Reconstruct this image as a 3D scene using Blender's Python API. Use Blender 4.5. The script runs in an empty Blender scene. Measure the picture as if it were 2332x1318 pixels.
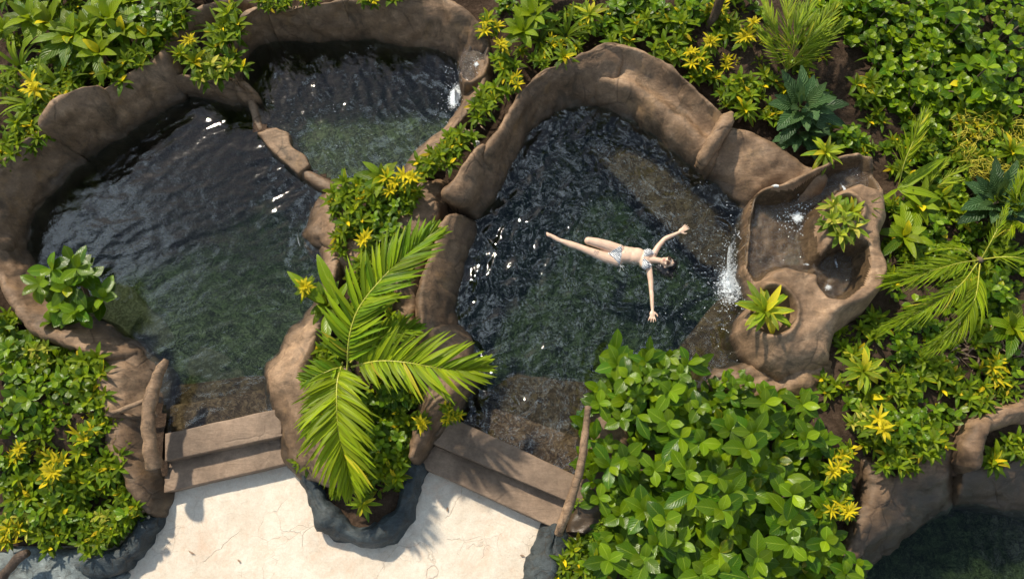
import bpy, bmesh, math, random
import numpy as np
from mathutils import Vector, Matrix, noise
# ------------------------------------------------------------------ camera, sky, sun, exposure
S = bpy.context.scene
C = S.collection
R = math.radians
FPX = 1814.0
TILT = R(18)
CAM_H = 9.5
CAM_Y = -CAM_H * math.tan(TILT)
cam = bpy.data.cameras.new("camera")
cam.sensor_width = 36; cam.lens = FPX / 2332 * 36
cam.clip_start = 0.1; cam.clip_end = 400
cam_o = bpy.data.objects.new("camera", cam); C.objects.link(cam_o)
cam_o.location = (0, CAM_Y, CAM_H); cam_o.rotation_euler = (TILT, 0, 0)
S.camera = cam_o
SUN_AZ = R(-34)      # measured from +Y towards +X
SUN_EL = R(43)
sd = Vector((math.sin(SUN_AZ) * math.cos(SUN_EL), math.cos(SUN_AZ) * math.cos(SUN_EL), math.sin(SUN_EL)))
sun = bpy.data.lights.new("sun", 'SUN'); sun.energy = 5.0; sun.angle = R(2.2); sun.color = (1.0, 0.90, 0.74)
sun_o = bpy.data.objects.new("sun", sun); C.objects.link(sun_o)
sun_o.rotation_euler = sd.to_track_quat('Z', 'Y').to_euler(); sun_o.location = (-6, 6, 12)
W = bpy.data.worlds.new("World"); S.world = W; W.use_nodes = True
nt = W.node_tree; nt.nodes.clear()
sky = nt.nodes.new('ShaderNodeTexSky'); sky.sky_type = 'NISHITA'; sky.sun_disc = False
sky.sun_elevation = SUN_EL; sky.sun_rotation = SUN_AZ
tc = nt.nodes.new('ShaderNodeTexCoord')
cn = nt.nodes.new('ShaderNodeTexNoise'); cn.inputs['Scale'].default_value = 4.6; cn.inputs['Detail'].default_value = 5; cn.inputs['Roughness'].default_value = 0.6
nt.links.new(tc.outputs['Generated'], cn.inputs['Vector'])
cr = nt.nodes.new('ShaderNodeValToRGB'); cr.color_ramp.elements[0].position = 0.555; cr.color_ramp.elements[1].position = 0.60
nt.links.new(cn.outputs['Fac'], cr.inputs['Fac'])
bg1 = nt.nodes.new('ShaderNodeBackground'); bg1.inputs['Strength'].default_value = 0.075
nt.links.new(sky.outputs['Color'], bg1.inputs['Color'])
bg2 = nt.nodes.new('ShaderNodeBackground'); bg2.inputs['Color'].default_value = (0.74, 0.88, 1.0, 1); bg2.inputs['Strength'].default_value = 2.5
mxw = nt.nodes.new('ShaderNodeMixShader'); nt.links.new(cr.outputs['Color'], mxw.inputs['Fac'])
nt.links.new(bg1.outputs[0], mxw.inputs[1]); nt.links.new(bg2.outputs[0], mxw.inputs[2])
wo = nt.nodes.new('ShaderNodeOutputWorld'); nt.links.new(mxw.outputs[0], wo.inputs['Surface'])
S.view_settings.view_transform = 'Standard'; S.view_settings.look = 'None'
S.view_settings.exposure = 0.22; S.view_settings.gamma = 1.0
S.render.engine = 'CYCLES'
S.cycles.use_denoising = True
S.cycles.max_bounces = 8; S.cycles.transparent_max_bounces = 12
S.cycles.caustics_reflective = False; S.cycles.caustics_refractive = False
S.cycles.sample_clamp_indirect = 4.0
# ------------------------------------------------------------------ helpers
CT, ST = math.cos(TILT), math.sin(TILT)
def P(px, py, z=0.0):
    """the point of the plane at height z that the photo shows at (px, py)"""
    x = (px - 1166) / FPX; y = -(py - 659) / FPX
    dx, dy, dz = x, y * CT + ST, y * ST - CT
    t = (z - CAM_H) / dz
    return Vector((dx * t, CAM_Y + dy * t, z))
def Q(x, y, z):
    X = x; Y = y - CAM_Y; Z = z - CAM_H
    yc = Y * CT + Z * ST; zc = -Y * ST + Z * CT
    return 1166 + FPX * X / -zc, 659 - FPX * yc / -zc
def perlin(x, y, seed=0):
    x = np.asarray(x, dtype=np.float64); y = np.asarray(y, dtype=np.float64)
    xi = np.floor(x).astype(np.int64); yi = np.floor(y).astype(np.int64)
    xf = x - xi; yf = y - yi
    def g(ix, iy):
        h = (ix * 374761393 + iy * 668265263 + seed * 974634777) & 0xffffffff
        h = ((h ^ (h >> 13)) * 1274126177) & 0xffffffff
        a = ((h ^ (h >> 16)) & 0xffff) / 65536.0 * 2 * np.pi
        return np.cos(a), np.sin(a)
    u = xf * xf * xf * (xf * (xf * 6 - 15) + 10); v = yf * yf * yf * (yf * (yf * 6 - 15) + 10)
    def d(ox, oy):
        gx, gy = g(xi + ox, yi + oy)
        return gx * (xf - ox) + gy * (yf - oy)
    a = d(0, 0) * (1 - u) + d(1, 0) * u
    b = d(0, 1) * (1 - u) + d(1, 1) * u
    return (a * (1 - v) + b * v) * 1.4
def fbm(x, y, seed=0, oct=4):
    r = 0; a = 1
    for k in range(oct):
        r = r + a * perlin(x * 2 ** k, y * 2 ** k, seed + k * 7); a *= 0.5
    return r
def sdist(X, Y, poly):
    """signed distance (inside positive) to polygon [(x,y)..]"""
    d = np.full(X.shape, 1e9); ins = np.zeros(X.shape, bool)
    n = len(poly)
    for i in range(n):
        ax, ay = poly[i][0], poly[i][1]; bx, by = poly[(i + 1) % n][0], poly[(i + 1) % n][1]
        ex, ey = bx - ax, by - ay
        t = np.clip(((X - ax) * ex + (Y - ay) * ey) / (ex * ex + ey * ey + 1e-12), 0, 1)
        d = np.minimum(d, np.hypot(X - ax - t * ex, Y - ay - t * ey))
        c = ((ay > Y) != (by > Y)) & (X < (bx - ax) * (Y - ay) / ((by - ay) if by != ay else 1e-12) + ax)
        ins ^= c
    return np.where(ins, d, -d)
def sstep(a, b, x):
    t = np.clip((x - a) / (b - a), 0, 1); return t * t * (3 - 2 * t)
def mesh_obj(name, verts, faces, mat=None, parent=None, smooth=True, uvs=None, tint=None):
    me = bpy.data.meshes.new(name)
    if isinstance(verts, np.ndarray): verts = verts.tolist()
    me.from_pydata(verts, [], faces)
    if uvs is not None:
        ul = me.uv_layers.new(name='UVMap')
        ul.data.foreach_set('uv', np.asarray(uvs, dtype=np.float32).ravel())
    if tint is not None:
        at = me.attributes.new('tint', 'FLOAT_COLOR', 'POINT')
        at.data.foreach_set('color', np.asarray(tint, dtype=np.float32).ravel())
    if smooth: me.polygons.foreach_set('use_smooth', [True] * len(me.polygons))
    me.update()
    o = bpy.data.objects.new(name, me); C.objects.link(o)
    if mat is not None:
        for m in (mat if isinstance(mat, (list, tuple)) else [mat]): me.materials.append(m)
    if parent is not None: o.parent = parent
    return o
def tag(o, label=None, cat=None, group=None, kind=None):
    if label: o['label'] = label
    if cat: o['category'] = cat
    if group: o['group'] = group
    if kind: o['kind'] = kind
    return o
def empty(name, loc=(0, 0, 0), rz=0.0, scale=1.0):
    o = bpy.data.objects.new(name, None); C.objects.link(o)
    o.empty_display_size = 0.1; o.location = loc; o.rotation_euler = (0, 0, rz); o.scale = (scale,) * 3
    return o
def catmull(pts, n):
    """pts: list of tuples; n samples per span"""
    p = [np.array(q, float) for q in pts]
    out = []
    for i in range(len(p) - 1):
        p0 = p[i - 1] if i else 2 * p[0] - p[1]; p1 = p[i]; p2 = p[i + 1]
        p3 = p[i + 2] if i + 2 < len(p) else 2 * p[-1] - p[-2]
        m = n if isinstance(n, int) else n[i]
        for k in range(m):
            t = k / m
            out.append(0.5 * ((2 * p1) + (-p0 + p2) * t + (2 * p0 - 5 * p1 + 4 * p2 - p3) * t * t + (-p0 + 3 * p1 - 3 * p2 + p3) * t ** 3))
    out.append(p[-1]); return out
# ------------------------------------------------------------------ materials
class NB:
    def __init__(s, name):
        s.m = bpy.data.materials.new(name); s.m.use_nodes = True; s.t = s.m.node_tree; s.t.nodes.clear()
        s.out = s.t.nodes.new('ShaderNodeOutputMaterial')
    def n(s, typ, inp=None, **kw):
        nd = s.t.nodes.new(typ)
        for k, v in kw.items(): setattr(nd, k, v)
        for k, v in (inp or {}).items():
            if isinstance(v, bpy.types.NodeSocket): s.t.links.new(v, nd.inputs[k])
            else:
                if isinstance(v, tuple) and len(v) == 3 and nd.inputs[k].type == 'RGBA': v = (*v, 1)
                nd.inputs[k].default_value = v
        return nd
    def coord(s, kind='Object'): return s.n('ShaderNodeTexCoord').outputs[kind]
    def noise(s, scale, detail=4, rough=.55, vec=None, dist=0.0):
        i = {'Scale': scale, 'Detail': detail, 'Roughness': rough, 'Distortion': dist}
        if vec is not None: i['Vector'] = vec
        return s.n('ShaderNodeTexNoise', i).outputs['Fac']
    def ramp(s, fac, stops):
        r = s.n('ShaderNodeValToRGB', {'Fac': fac}); e = r.color_ramp.elements
        while len(e) < len(stops): e.new(0.5)
        for k, (p, c) in enumerate(stops):
            e[k].position = p; e[k].color = (*c, 1) if isinstance(c, tuple) else (c, c, c, 1)
        return r.outputs['Color']
    def mix(s, f, a, b, mode='MIX'):
        nd = s.t.nodes.new('ShaderNodeMix'); nd.data_type = 'RGBA'; nd.blend_type = mode
        for k, v in ((0, f), (6, a), (7, b)):
            if isinstance(v, bpy.types.NodeSocket): s.t.links.new(v, nd.inputs[k])
            else: nd.inputs[k].default_value = (*v, 1) if isinstance(v, tuple) else v
        return nd.outputs[2]
    def math(s, op, a, b=0.0, clamp=False):
        nd = s.t.nodes.new('ShaderNodeMath'); nd.operation = op; nd.use_clamp = clamp
        for k, v in ((0, a), (1, b)):
            if isinstance(v, bpy.types.NodeSocket): s.t.links.new(v, nd.inputs[k])
            else: nd.inputs[k].default_value = v
        return nd.outputs[0]
    def bump(s, h, strength=.3, dist=.02, normal=None):
        i = {'Height': h, 'Strength': strength, 'Distance': dist}
        if normal is not None: i['Normal'] = normal
        return s.n('ShaderNodeBump', i).outputs['Normal']
    def pbsdf(s, **kw):
        return s.n('ShaderNodeBsdfPrincipled', {k.replace('_', ' '): v for k, v in kw.items()})
    def done(s, sh): s.t.links.new(sh, s.out.inputs['Surface']); return s.m
def rock_mat(name, dark, mid, light, rough=.62, wet=True, scale=1.0, bump=.35, gold=None, streak=1.0):
    b = NB(name); co = b.coord()
    n1 = b.noise(1.7 * scale, 6, .6, co, .4); n2 = b.noise(7 * scale, 6, .65, co); n3 = b.noise(40 * scale, 5, .7, co)
    c = b.ramp(n1, [(.32, dark), (.52, mid), (.72, light)])
    c = b.mix(.55, c, b.ramp(n2, [(.35, tuple(v * .62 for v in mid)), (.55, mid), (.72, light)]))
    sp = b.ramp(n3, [(.36, .62), (.64, 1.2)])
    c = b.mix(.42, c, sp, 'MULTIPLY')
    st = b.noise(5 * scale, 6, .7, b.n('ShaderNodeMapping', {'Vector': co, 'Rotation': (0, 0, .7), 'Scale': (.55, 1.8, .8)}).outputs[0], 1.6)
    c = b.mix(.75, c, b.ramp(st, [(.34, 1 - .42 * streak), (.48, .98), (.66, 1 + .28 * streak)]), 'MULTIPLY')
    bl = b.noise(.8 * scale, 4, .6, co, .3)
    c = b.mix(.8, c, b.ramp(bl, [(.36, .62), (.60, 1.28)]), 'MULTIPLY')
    if gold: c = b.mix(b.math('MULTIPLY', b.ramp(b.noise(3.1, 5, .7, co), [(.55, 0.0), (.72, 1.0)]), .55), c, gold)
    if wet:     # darker algae band at the waterline
        z = b.n('ShaderNodeSeparateXYZ', {'Vector': co}).outputs['Z']
        zz = b.math('ADD', z, b.math('MULTIPLY', b.noise(4, 5, .7, co), -.16))
        w = b.n('ShaderNodeMapRange', {'Value': zz, 'From Min': -.06, 'From Max': .15, 'To Min': 1.0, 'To Max': 0.0}).outputs[0]
        c = b.mix(w, c, b.mix(.72, c, (.02, .018, .014)))
        rg = b.n('ShaderNodeMapRange', {'Value': zz, 'From Min': -.06, 'From Max': .08, 'To Min': .3, 'To Max': rough}).outputs[0]
    else: rg = rough
    vor = b.n('ShaderNodeTexVoronoi', {'Vector': b.mix(.12, co, b.n('ShaderNodeTexNoise', {'Scale': 3.0, 'Vector': co}).outputs['Color']), 'Scale': 2.3 * scale}, feature='DISTANCE_TO_EDGE').outputs['Distance']
    crk = b.math('MULTIPLY', b.ramp(vor, [(.0, 0.0), (.03, 1.0)]), 1.0)
    msk = b.ramp(b.noise(1.3, 2, .5, co), [(.50, 1.0), (.62, 0.0)])
    crk = b.math('MAXIMUM', crk, msk)
    c = b.mix(b.math('MULTIPLY', b.math('SUBTRACT', 1.0, crk), .55 * streak), c, (.03, .018, .01))
    dr = b.noise(2.6 * scale, 5, .7, b.n('ShaderNodeMapping', {'Vector': co, 'Location': (3.1, 1.7, .4), 'Scale': (1.3, 1.3, .5)}).outputs[0], .8)
    c = b.mix(b.math('MULTIPLY', b.ramp(dr, [(.54, 0.0), (.66, 1.0)]), .6 * streak), c, (.040, .030, .018))
    hh = b.math('ADD', b.math('MULTIPLY', n2, .7), b.math('MULTIPLY', n3, .35))
    nm = b.bump(hh, bump, .03)
    nm = b.bump(crk, .35, .012, nm)
    nm = b.bump(st, .35, .03, nm)
    p = b.pbsdf(Base_Color=c, Roughness=rg, Normal=nm)
    p.inputs['Specular IOR Level'].default_value = .35
    return b.done(p.outputs[0])
M = {}
M['rock'] = rock_mat('brown_rock', (.080, .048, .026), (.19, .117, .066), (.34, .222, .132), gold=(.30, .17, .065))
M['rock_light'] = rock_mat('tan_rock', (.10, .060, .032), (.235, .148, .085), (.41, .275, .167), gold=(.36, .22, .10))
M['step'] = rock_mat('step_rock', (.17, .112, .072), (.25, .172, .115), (.32, .228, .157), wet=False, scale=.8, bump=.10, streak=.25)
M['basin'] = rock_mat('wet_basin_rock', (.05, .032, .018), (.12, .078, .042), (.24, .155, .082), rough=.22, wet=False, scale=1.6, bump=.5)
M['grey_rock'] = rock_mat('slate_rock', (.018, .024, .026), (.040, .052, .056), (.085, .10, .105), wet=False, rough=.5, scale=2.2, bump=.7)
M['grey_flat'] = rock_mat('flat_slate', (.06, .075, .078), (.13, .155, .155), (.24, .27, .265), wet=False, rough=.5, scale=2.0, bump=.4)
M['bark'] = rock_mat('moulded_branch', (.13, .078, .045), (.26, .165, .095), (.38, .26, .16), wet=False, scale=2.5, bump=.4)
M['dark_branch'] = rock_mat('dark_branch', (.045, .028, .018), (.10, .065, .042), (.19, .13, .09), wet=False, scale=3.5, bump=.7)
def patio_mat():
    b = NB('cream_patio'); co = b.coord()
    n1 = b.noise(1.1, 6, .65, co, .5); n2 = b.noise(9, 6, .7, co, .3); n3 = b.noise(60, 4, .7, co)
    c = b.ramp(n1, [(.30, (.46, .34, .24)), (.45, (.56, .48, .38)), (.6, (.66, .59, .485)), (.75, (.57, .485, .385))])
    c = b.mix(.35, c, b.ramp(n2, [(.35, (.60, .48, .36)), (.6, (.77, .69, .58))]))
    st = b.math('MULTIPLY', b.ramp(b.noise(2.2, 5, .75, co, .6), [(.53, 0.0), (.72, 1.0)]), .55)
    c = b.mix(st, c, (.60, .38, .25))
    wv = b.mix(.16, co, b.n('ShaderNodeTexNoise', {'Scale': 4.0, 'Detail': 4.0, 'Vector': co}).outputs['Color'])
    vor = b.n('ShaderNodeTexVoronoi', {'Vector': wv, 'Scale': 1.6}, feature='DISTANCE_TO_EDGE').outputs['Distance']
    vor2 = b.n('ShaderNodeTexVoronoi', {'Vector': wv, 'Scale': 4.6}, feature='DISTANCE_TO_EDGE').outputs['Distance']
    k1 = b.math('MAXIMUM', b.ramp(vor, [(.0, 0.0), (.008, 1.0)]), b.ramp(b.noise(1.9, 3, .6, co), [(.42, 0.0), (.50, 1.0)]))
    k2 = b.math('MAXIMUM', b.ramp(vor2, [(.0, 0.3), (.016, 1.0)]), b.ramp(b.noise(2.7, 3, .6, b.mix(.5, co, (4., 7., 1.))), [(.38, 0.0), (.46, 1.0)]))
    k = b.math('MULTIPLY', k1, k2)
    c = b.mix(b.math('MULTIPLY', b.math('SUBTRACT', 1.0, k), .45), c, (.36, .25, .16))
    c = b.mix(.5, c, b.ramp(n3, [(.36, .78), (.6, 1.05)]), 'MULTIPLY')
    nm = b.bump(b.math('ADD', b.math('MULTIPLY', n2, .7), b.math('MULTIPLY', n1, .5)), .45, .03)
    nm = b.bump(k, .5, .012, nm)
    p = b.pbsdf(Base_Color=c, Roughness=.7, Normal=nm); p.inputs['Specular IOR Level'].default_value = .25
    return b.done(p.outputs[0])
M['patio'] = patio_mat()
def soil_mat():
    b = NB('dark_soil'); co = b.coord()
    n1 = b.noise(2.5, 5, .6, co); n2 = b.noise(22, 6, .75, co)
    c = b.ramp(n2, [(.32, (.018, .011, .007)), (.5, (.05, .032, .021)), (.70, (.13, .088, .060))])
    c = b.mix(.5, c, b.ramp(n1, [(.4, (.04, .026, .017)), (.65, (.12, .08, .056))]))
    p = b.pbsdf(Base_Color=c, Roughness=.95, Normal=b.bump(n2, .8, .05)); p.inputs['Specular IOR Level'].default_value = .1
    return b.done(p.outputs[0])
M['soil'] = soil_mat()
def floor_mat(name, c0, c1, c2, sc=5):
    b = NB(name); co = b.coord()
    wv = b.mix(.25, co, b.n('ShaderNodeTexNoise', {'Scale': 6.0, 'Detail': 5.0, 'Vector': co}).outputs['Color'])
    n = b.noise(sc, 6, .75, wv, .8); n2 = b.noise(30, 4, .7, wv, 1.0)
    c = b.ramp(n, [(.35, c0), (.52, c1), (.68, c2)])
    c = b.mix(.5, c, b.ramp(n2, [(.45, c0), (.7, tuple(v * 1.5 for v in c2))]))
    p = b.pbsdf(Base_Color=c, Roughness=.8); p.inputs['Specular IOR Level'].default_value = .1
    return b.done(p.outputs[0])
M['floor'] = floor_mat('pool_floor', (.006, .008, .004), (.046, .052, .026), (.34, .35, .19), 8)
M['bench'] = floor_mat('pool_bench', (.030, .016, .009), (.095, .053, .030), (.28, .17, .105), 5)
M['bench_grey'] = floor_mat('pool_bench_grey', (.05, .042, .03), (.15, .13, .095), (.34, .29, .22), 7)
def water_mat(name, fine_rot, tint=(.80, .88, .84), ior=1.6, fine=.35, sc=14, stretch=2.2, rough=.05):
    b = NB(name); co = b.coord()
    mp = b.n('ShaderNodeMapping', {'Vector': co, 'Rotation': (0, 0, fine_rot), 'Scale': (1, stretch, 1)}).outputs[0]
    n1 = b.noise(sc, 3, .55, mp, .9); n2 = b.noise(sc * 2.8, 3, .6, mp, .6)
    h = b.math('ADD', n1, b.math('MULTIPLY', n2, .4))
    nm = b.bump(h, fine, .03)
    f0 = ((ior - 1) / (ior + 1)) ** 2      # Schlick, the same from both sides, so sunlight gets in
    dt = b.n('ShaderNodeVectorMath', {0: nm, 1: b.n('ShaderNodeNewGeometry').outputs['Incoming']}, operation='DOT_PRODUCT').outputs['Value']
    om = b.math('SUBTRACT', 1.0, b.math('ABSOLUTE', dt), True)
    fr = b.math('ADD', b.math('MULTIPLY', b.math('POWER', om, 5.0), 1 - f0), f0)
    gl = b.n('ShaderNodeBsdfGlossy', {'Color': (1, 1, 1), 'Roughness': rough, 'Normal': nm}).outputs[0]
    tr = b.n('ShaderNodeBsdfTransparent', {'Color': tint}).outputs[0]
    rf = b.n('ShaderNodeBsdfRefraction', {'Color': tint, 'Roughness': .02, 'IOR': 1.33, 'Normal': nm}).outputs[0]
    lo = b.n('ShaderNodeMixShader', {'Fac': .22, 1: tr, 2: rf}).outputs[0]
    return b.done(b.n('ShaderNodeMixShader', {'Fac': fr, 1: lo, 2: gl}).outputs[0])
def foam_mat(name, thresh, sc=26):   # broken froth: thick where the density is high, specks at its edge
    b = NB(name); co = b.coord()
    at = b.n('ShaderNodeAttribute', attribute_name='tint').outputs['Fac']
    n = b.noise(sc, 5, .7, co, 1.2)
    a = b.math('ADD', n, b.math('SUBTRACT', at, thresh))
    al = b.ramp(a, [(.50, 0.0), (.66, .92)])
    p = b.pbsdf(Base_Color=(.80, .86, .90), Roughness=.35, Alpha=al, Normal=b.bump(n, .8, .03))
    return b.done(p.outputs[0])
# ------------------------------------------------------------------ rockwork lofts
PROF_WALL = [(-.10, -1.2), (-.08, .10), (-.04, .50), (0, .78), (.06, .95), (.15, 1.0), (.28, .95), (.44, .82), (.62, .61), (.80, .36), (.92, .16), (1.0, 0), (1.04, -.35), (1.05, -2.2)]
PROF_SEAT = [(-.05, -.55), (-.04, .2), (-.02, .55), (0, .80), (.07, .97), (.15, .98), (.24, .80), (.38, .58), (.52, .56), (.64, .60), (.76, .54), (.90, .30), (1.0, 0), (1.04, -.35), (1.04, -2.2)]
PROF_ROUND = [(0, -2.2), (-.02, -.4), (0, 0), (.05, .45), (.15, .78), (.30, .96), (.5, 1.0), (.70, .96), (.85, .78), (.95, .45), (1, 0), (1.02, -.4), (1, -2.2)]
PROF_FLAT = [(0, -2.2), (-.01, -.2), (0, .5), (.03, .85), (.10, .98), (.3, 1.0), (.5, 1.0), (.70, 1.0), (.90, .98), (.97, .85), (1, .5), (1.01, -.2), (1, -2.2)]
def loft(name, st, prof=PROF_WALL, zw=0.0, mat=None, parent=None, amp=1.0, zo=None, cap=.12, step=.035, seed=0, nsub=3, zi=None):
    """st: (ox,oy,ix,iy,h) photo pixels of the outer silhouette and of the inner foot"""
    pts = []
    round_ = prof in (PROF_ROUND, PROF_FLAT)
    for (ox, oy, ix, iy, h) in st:
        zout = zw + (0 if round_ else .8 * h) if zo is None else zo
        o = P(ox, oy, zout); i = P(ix, iy, zw if zi is None else zi)
        pts.append((o.x, o.y, i.x, i.y, h))
    ns = []
    for a, b in zip(pts[:-1], pts[1:]):
        L = math.hypot((a[0] + a[2] - b[0] - b[2]) / 2, (a[1] + a[3] - b[1] - b[3]) / 2)
        ns.append(max(2, int(L / step)))
    secs = catmull(pts, ns)
    pr = catmull(prof, nsub)
    rings = []
    for s in secs:
        O = np.array([s[0], s[1]]); I = np.array([s[2], s[3]]); h = s[4]; u = I - O; wd = np.linalg.norm(u)
        ring = []
        for (a, b) in pr:
            zz = zw + b * h if b > 0 else zw + max(b, -3) * .3
            ring.append(np.array([O[0] + u[0] * a, O[1] + u[1] * a, zz]))
        rings.append(ring)
    def capring(ring, nxt, k, K):
        cx = np.mean([r for r in ring], axis=0)
        c0 = np.array([cx[0], cx[1], 0]); n0 = np.mean([r for r in nxt], axis=0); d = cx - n0; d[2] = 0
        d = d / (np.linalg.norm(d) + 1e-9)
        f = math.cos(k / K * math.pi / 2 * .96); g = math.sin(k / K * math.pi / 2)
        out = []
        for r in ring:
            q = np.array([c0[0] + (r[0] - c0[0]) * f, c0[1] + (r[1] - c0[1]) * f, r[2]]) + d * cap * g
            if r[2] > zw - .3: q[2] = zw - .3 + (r[2] - zw + .3) * (0.45 + .55 * f)
            out.append(q)
        return out
    if cap > 0:
        K = 5
        rings = [capring(rings[0], rings[1], k, K) for k in range(K, 0, -1)] + rings + [capring(rings[-1], rings[-2], k, K) for k in range(1, K + 1)]
    nr = len(rings); m = len(rings[0])
    V = np.array(rings).reshape(-1, 3)
    # normals by finite differences on the grid
    G = V.reshape(nr, m, 3)
    du = np.gradient(G, axis=0); dv = np.gradient(G, axis=1)
    N = np.cross(du, dv); N /= (np.linalg.norm(N, axis=2, keepdims=True) + 1e-9)
    cen = G.mean(axis=1, keepdims=True)
    if np.sum(N[..., 2:3] * (G[..., 2:3] > zw)) < 0: N = -N
    sv = Vector((seed * 3.7, seed * 1.3, seed * .7))
    D = np.empty((nr, m))
    for i in range(nr):
        for j in range(m):
            v = Vector(G[i, j]) + sv
            D[i, j] = amp * (.060 * noise.noise(v * 2.1) + .036 * noise.noise(v * 4.7) + .018 * noise.noise(v * 10) + .007 * noise.noise(v * 24) - .022 * max(0, 1 - abs(noise.noise(v * 1.7 + Vector((9, 4, 2)))) * 22))
    G = G + N * D[..., None]
    faces = []
    for i in range(nr - 1):
        for j in range(m - 1):
            a = i * m + j; faces.append((a, a + 1, a + m + 1, a + m))
    vv = G.reshape(-1, 3)
    o = mesh_obj(name, vv, faces, mat or M['rock'], parent)
    # face up
    me = o.data
    me.update()
    zs = sum(p.normal.z * p.area for p in me.polygons)
    if zs < 0: me.flip_normals()
    return o
def prism(name, poly, ztop, zbot, mat, parent=None, bev=.018, px=True, amp=.004, sub=.06):
    bm = bmesh.new()
    vs = [bm.verts.new(P(x, y, ztop) if px else Vector((x, y, ztop))) for x, y in poly]
    f = bm.faces.new(vs)
    if f.normal.z < 0: f.normal_flip()
    bm.normal_update()
    r = bmesh.ops.extrude_face_region(bm, geom=[f])
    nv = [e for e in r['geom'] if isinstance(e, bmesh.types.BMVert)]
    for v in vs: v.co.z = zbot
    bm.normal_update()
    bmesh.ops.recalc_face_normals(bm, faces=bm.faces)
    te = [e for e in bm.edges if all(abs(v.co.z - ztop) < 1e-5 for v in e.verts)]
    bmesh.ops.bevel(bm, geom=te, offset=bev, segments=3, affect='EDGES', profile=.6)
    bmesh.ops.triangulate(bm, faces=[f for f in bm.faces if len(f.verts) > 4])
    for _ in range(6):
        es = [e for e in bm.edges if e.calc_length() > sub * 2.2]
        if not es: break
        bmesh.ops.subdivide_edges(bm, edges=es, cuts=1)
        bmesh.ops.triangulate(bm, faces=[f for f in bm.faces if len(f.verts) > 4])
    bmesh.ops.recalc_face_normals(bm, faces=bm.faces)
    for v in bm.verts:
        n = noise.noise(v.co * 3) * amp * 2.5 + noise.noise(v.co * 11) * amp
        v.co += v.normal * n
    me = bpy.data.meshes.new(name); bm.to_mesh(me); bm.free()
    me.materials.append(mat)
    for p in me.polygons: p.use_smooth = True
    o = bpy.data.objects.new(name, me); C.objects.link(o)
    if parent: o.parent = parent
    return o
def wall_thing(name, label, cat='rock wall', group=None):
    return tag(empty(name), label, cat, group)
# --- pool at the left
wL = wall_thing('pool_wall', 'long brown moulded rock wall curving round the upper left edge of the large left pool')
loft('wall_section', [(222, 812, 330, 800, .32), (150, 792, 250, 738, .34), (80, 765, 180, 705, .36), (38, 712, 120, 660, .38), (2, 640, 88, 610, .40), (-14, 560, 66, 556, .42)], parent=wL, seed=1)
loft('wall_section', [(-20, 570, 64, 560, .52), (-24, 500, 76, 510, .58), (-12, 430, 112, 448, .64), (22, 362, 150, 402, .68), (92, 308, 196, 372, .68)], parent=wL, seed=2)
loft('boulder_section', [(103, 292, 203, 366, .84), (135, 250, 222, 352, .88), (182, 214, 252, 330, .88), (232, 205, 288, 308, .82)], parent=wL, seed=3, cap=.05)
loft('wall_section', [(240, 218, 285, 308, .70), (300, 172, 335, 278, .68), (352, 138, 385, 248, .56), (374, 122, 425, 226, .60)], parent=wL, seed=4)
loft('wall_section', [(383, 112, 380, 200, .52), (398, 78, 425, 128, .52), (436, 40, 480, 75, .52), (492, 12, 540, 45, .50), (545, -6, 590, 40, .48)], parent=wL, seed=5, zi=.3)
# --- planting pocket and upper pool
wP = wall_thing('planter_wall', 'low brown rock wall holding the small planting pocket between the two left pools')
loft('wall_section', [(372, 172, 398, 218, .34), (430, 176, 425, 224, .34), (490, 182, 495, 232, .34), (548, 188, 566, 242, .36), (562, 196, 590, 245, .36)], parent=wP, seed=6)
loft('wall_section', [(528, 196, 588, 232, .40), (524, 160, 572, 190, .44), (534, 118, 574, 140, .50), (548, 82, 600, 108, .58), (560, 50, 615, 104, .6)], parent=wP, seed=7)
wT = wall_thing('pool_wall', 'brown rock wall arching along the top edge of the dark upper middle pool')
loft('wall_section', [(535, 70, 592, 112, .62), (562, 42, 605, 106, .68), (598, 24, 632, 104, .68), (622, 24, 650, 104, .66)], parent=wT, seed=8, cap=.05)
loft('wall_section', [(618, 36, 640, 105, .62), (680, 26, 690, 102, .66), (740, 20, 745, 102, .68), (798, 10, 798, 103, .70)], parent=wT, seed=9, cap=.04)
loft('wall_section', [(790, 12, 790, 103, .66), (860, 6, 860, 106, .68), (930, -2, 930, 114, .70), (990, -6, 985, 126, .70), (1050, 22, 1030, 140, .70), (1100, 60, 1052, 168, .62), (1118, 100, 1075, 178, .5)], parent=wT, seed=10, cap=.06)
# --- thin divider, resting stone, low divider
wD = wall_thing('pool_divider', 'thin tan rock rib with a carved step stone dividing the two left pools')
loft('divider_rib', [(562, 236, 590, 215, .16), (572, 262, 594, 248, .15), (578, 288, 603, 276, .13), (590, 308, 610, 300, .11)], PROF_ROUND, mat=M['rock_light'], parent=wD, seed=11, amp=.35, cap=.03)
loft('step_stone', [(594, 318, 640, 308, .17), (612, 340, 666, 316, .17), (636, 366, 672, 344, .17), (662, 390, 700, 362, .17), (682, 408, 712, 384, .16)], PROF_FLAT, mat=M['rock_light'], parent=wD, seed=12, amp=.5, cap=.05)
loft('divider_rib', [(682, 402, 700, 388, .12), (712, 428, 735, 405, .12), (745, 446, 768, 422, .12), (790, 470, 815, 440, .12)], PROF_ROUND, mat=M['rock'], parent=wD, seed=13, amp=.4, cap=.03)
# --- bank between the upper pool and the planting strip
wB = wall_thing('pool_wall', 'narrow smooth tan rock rim between upper middle pool and the diagonal planting strip')
loft('wall_section', [(1112, 150, 1046, 170, .40), (1110, 200, 1044, 205, .38), (1085, 245, 1046, 242, .34), (1045, 292, 1014, 286, .30), (1005, 335, 968, 322, .28), (978, 372, 935, 362, .28), (955, 405, 912, 408, .28), (915, 450, 880, 450, .28)], mat=M['rock_light'], parent=wB, seed=14, amp=.6, zw=.06)
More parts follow.
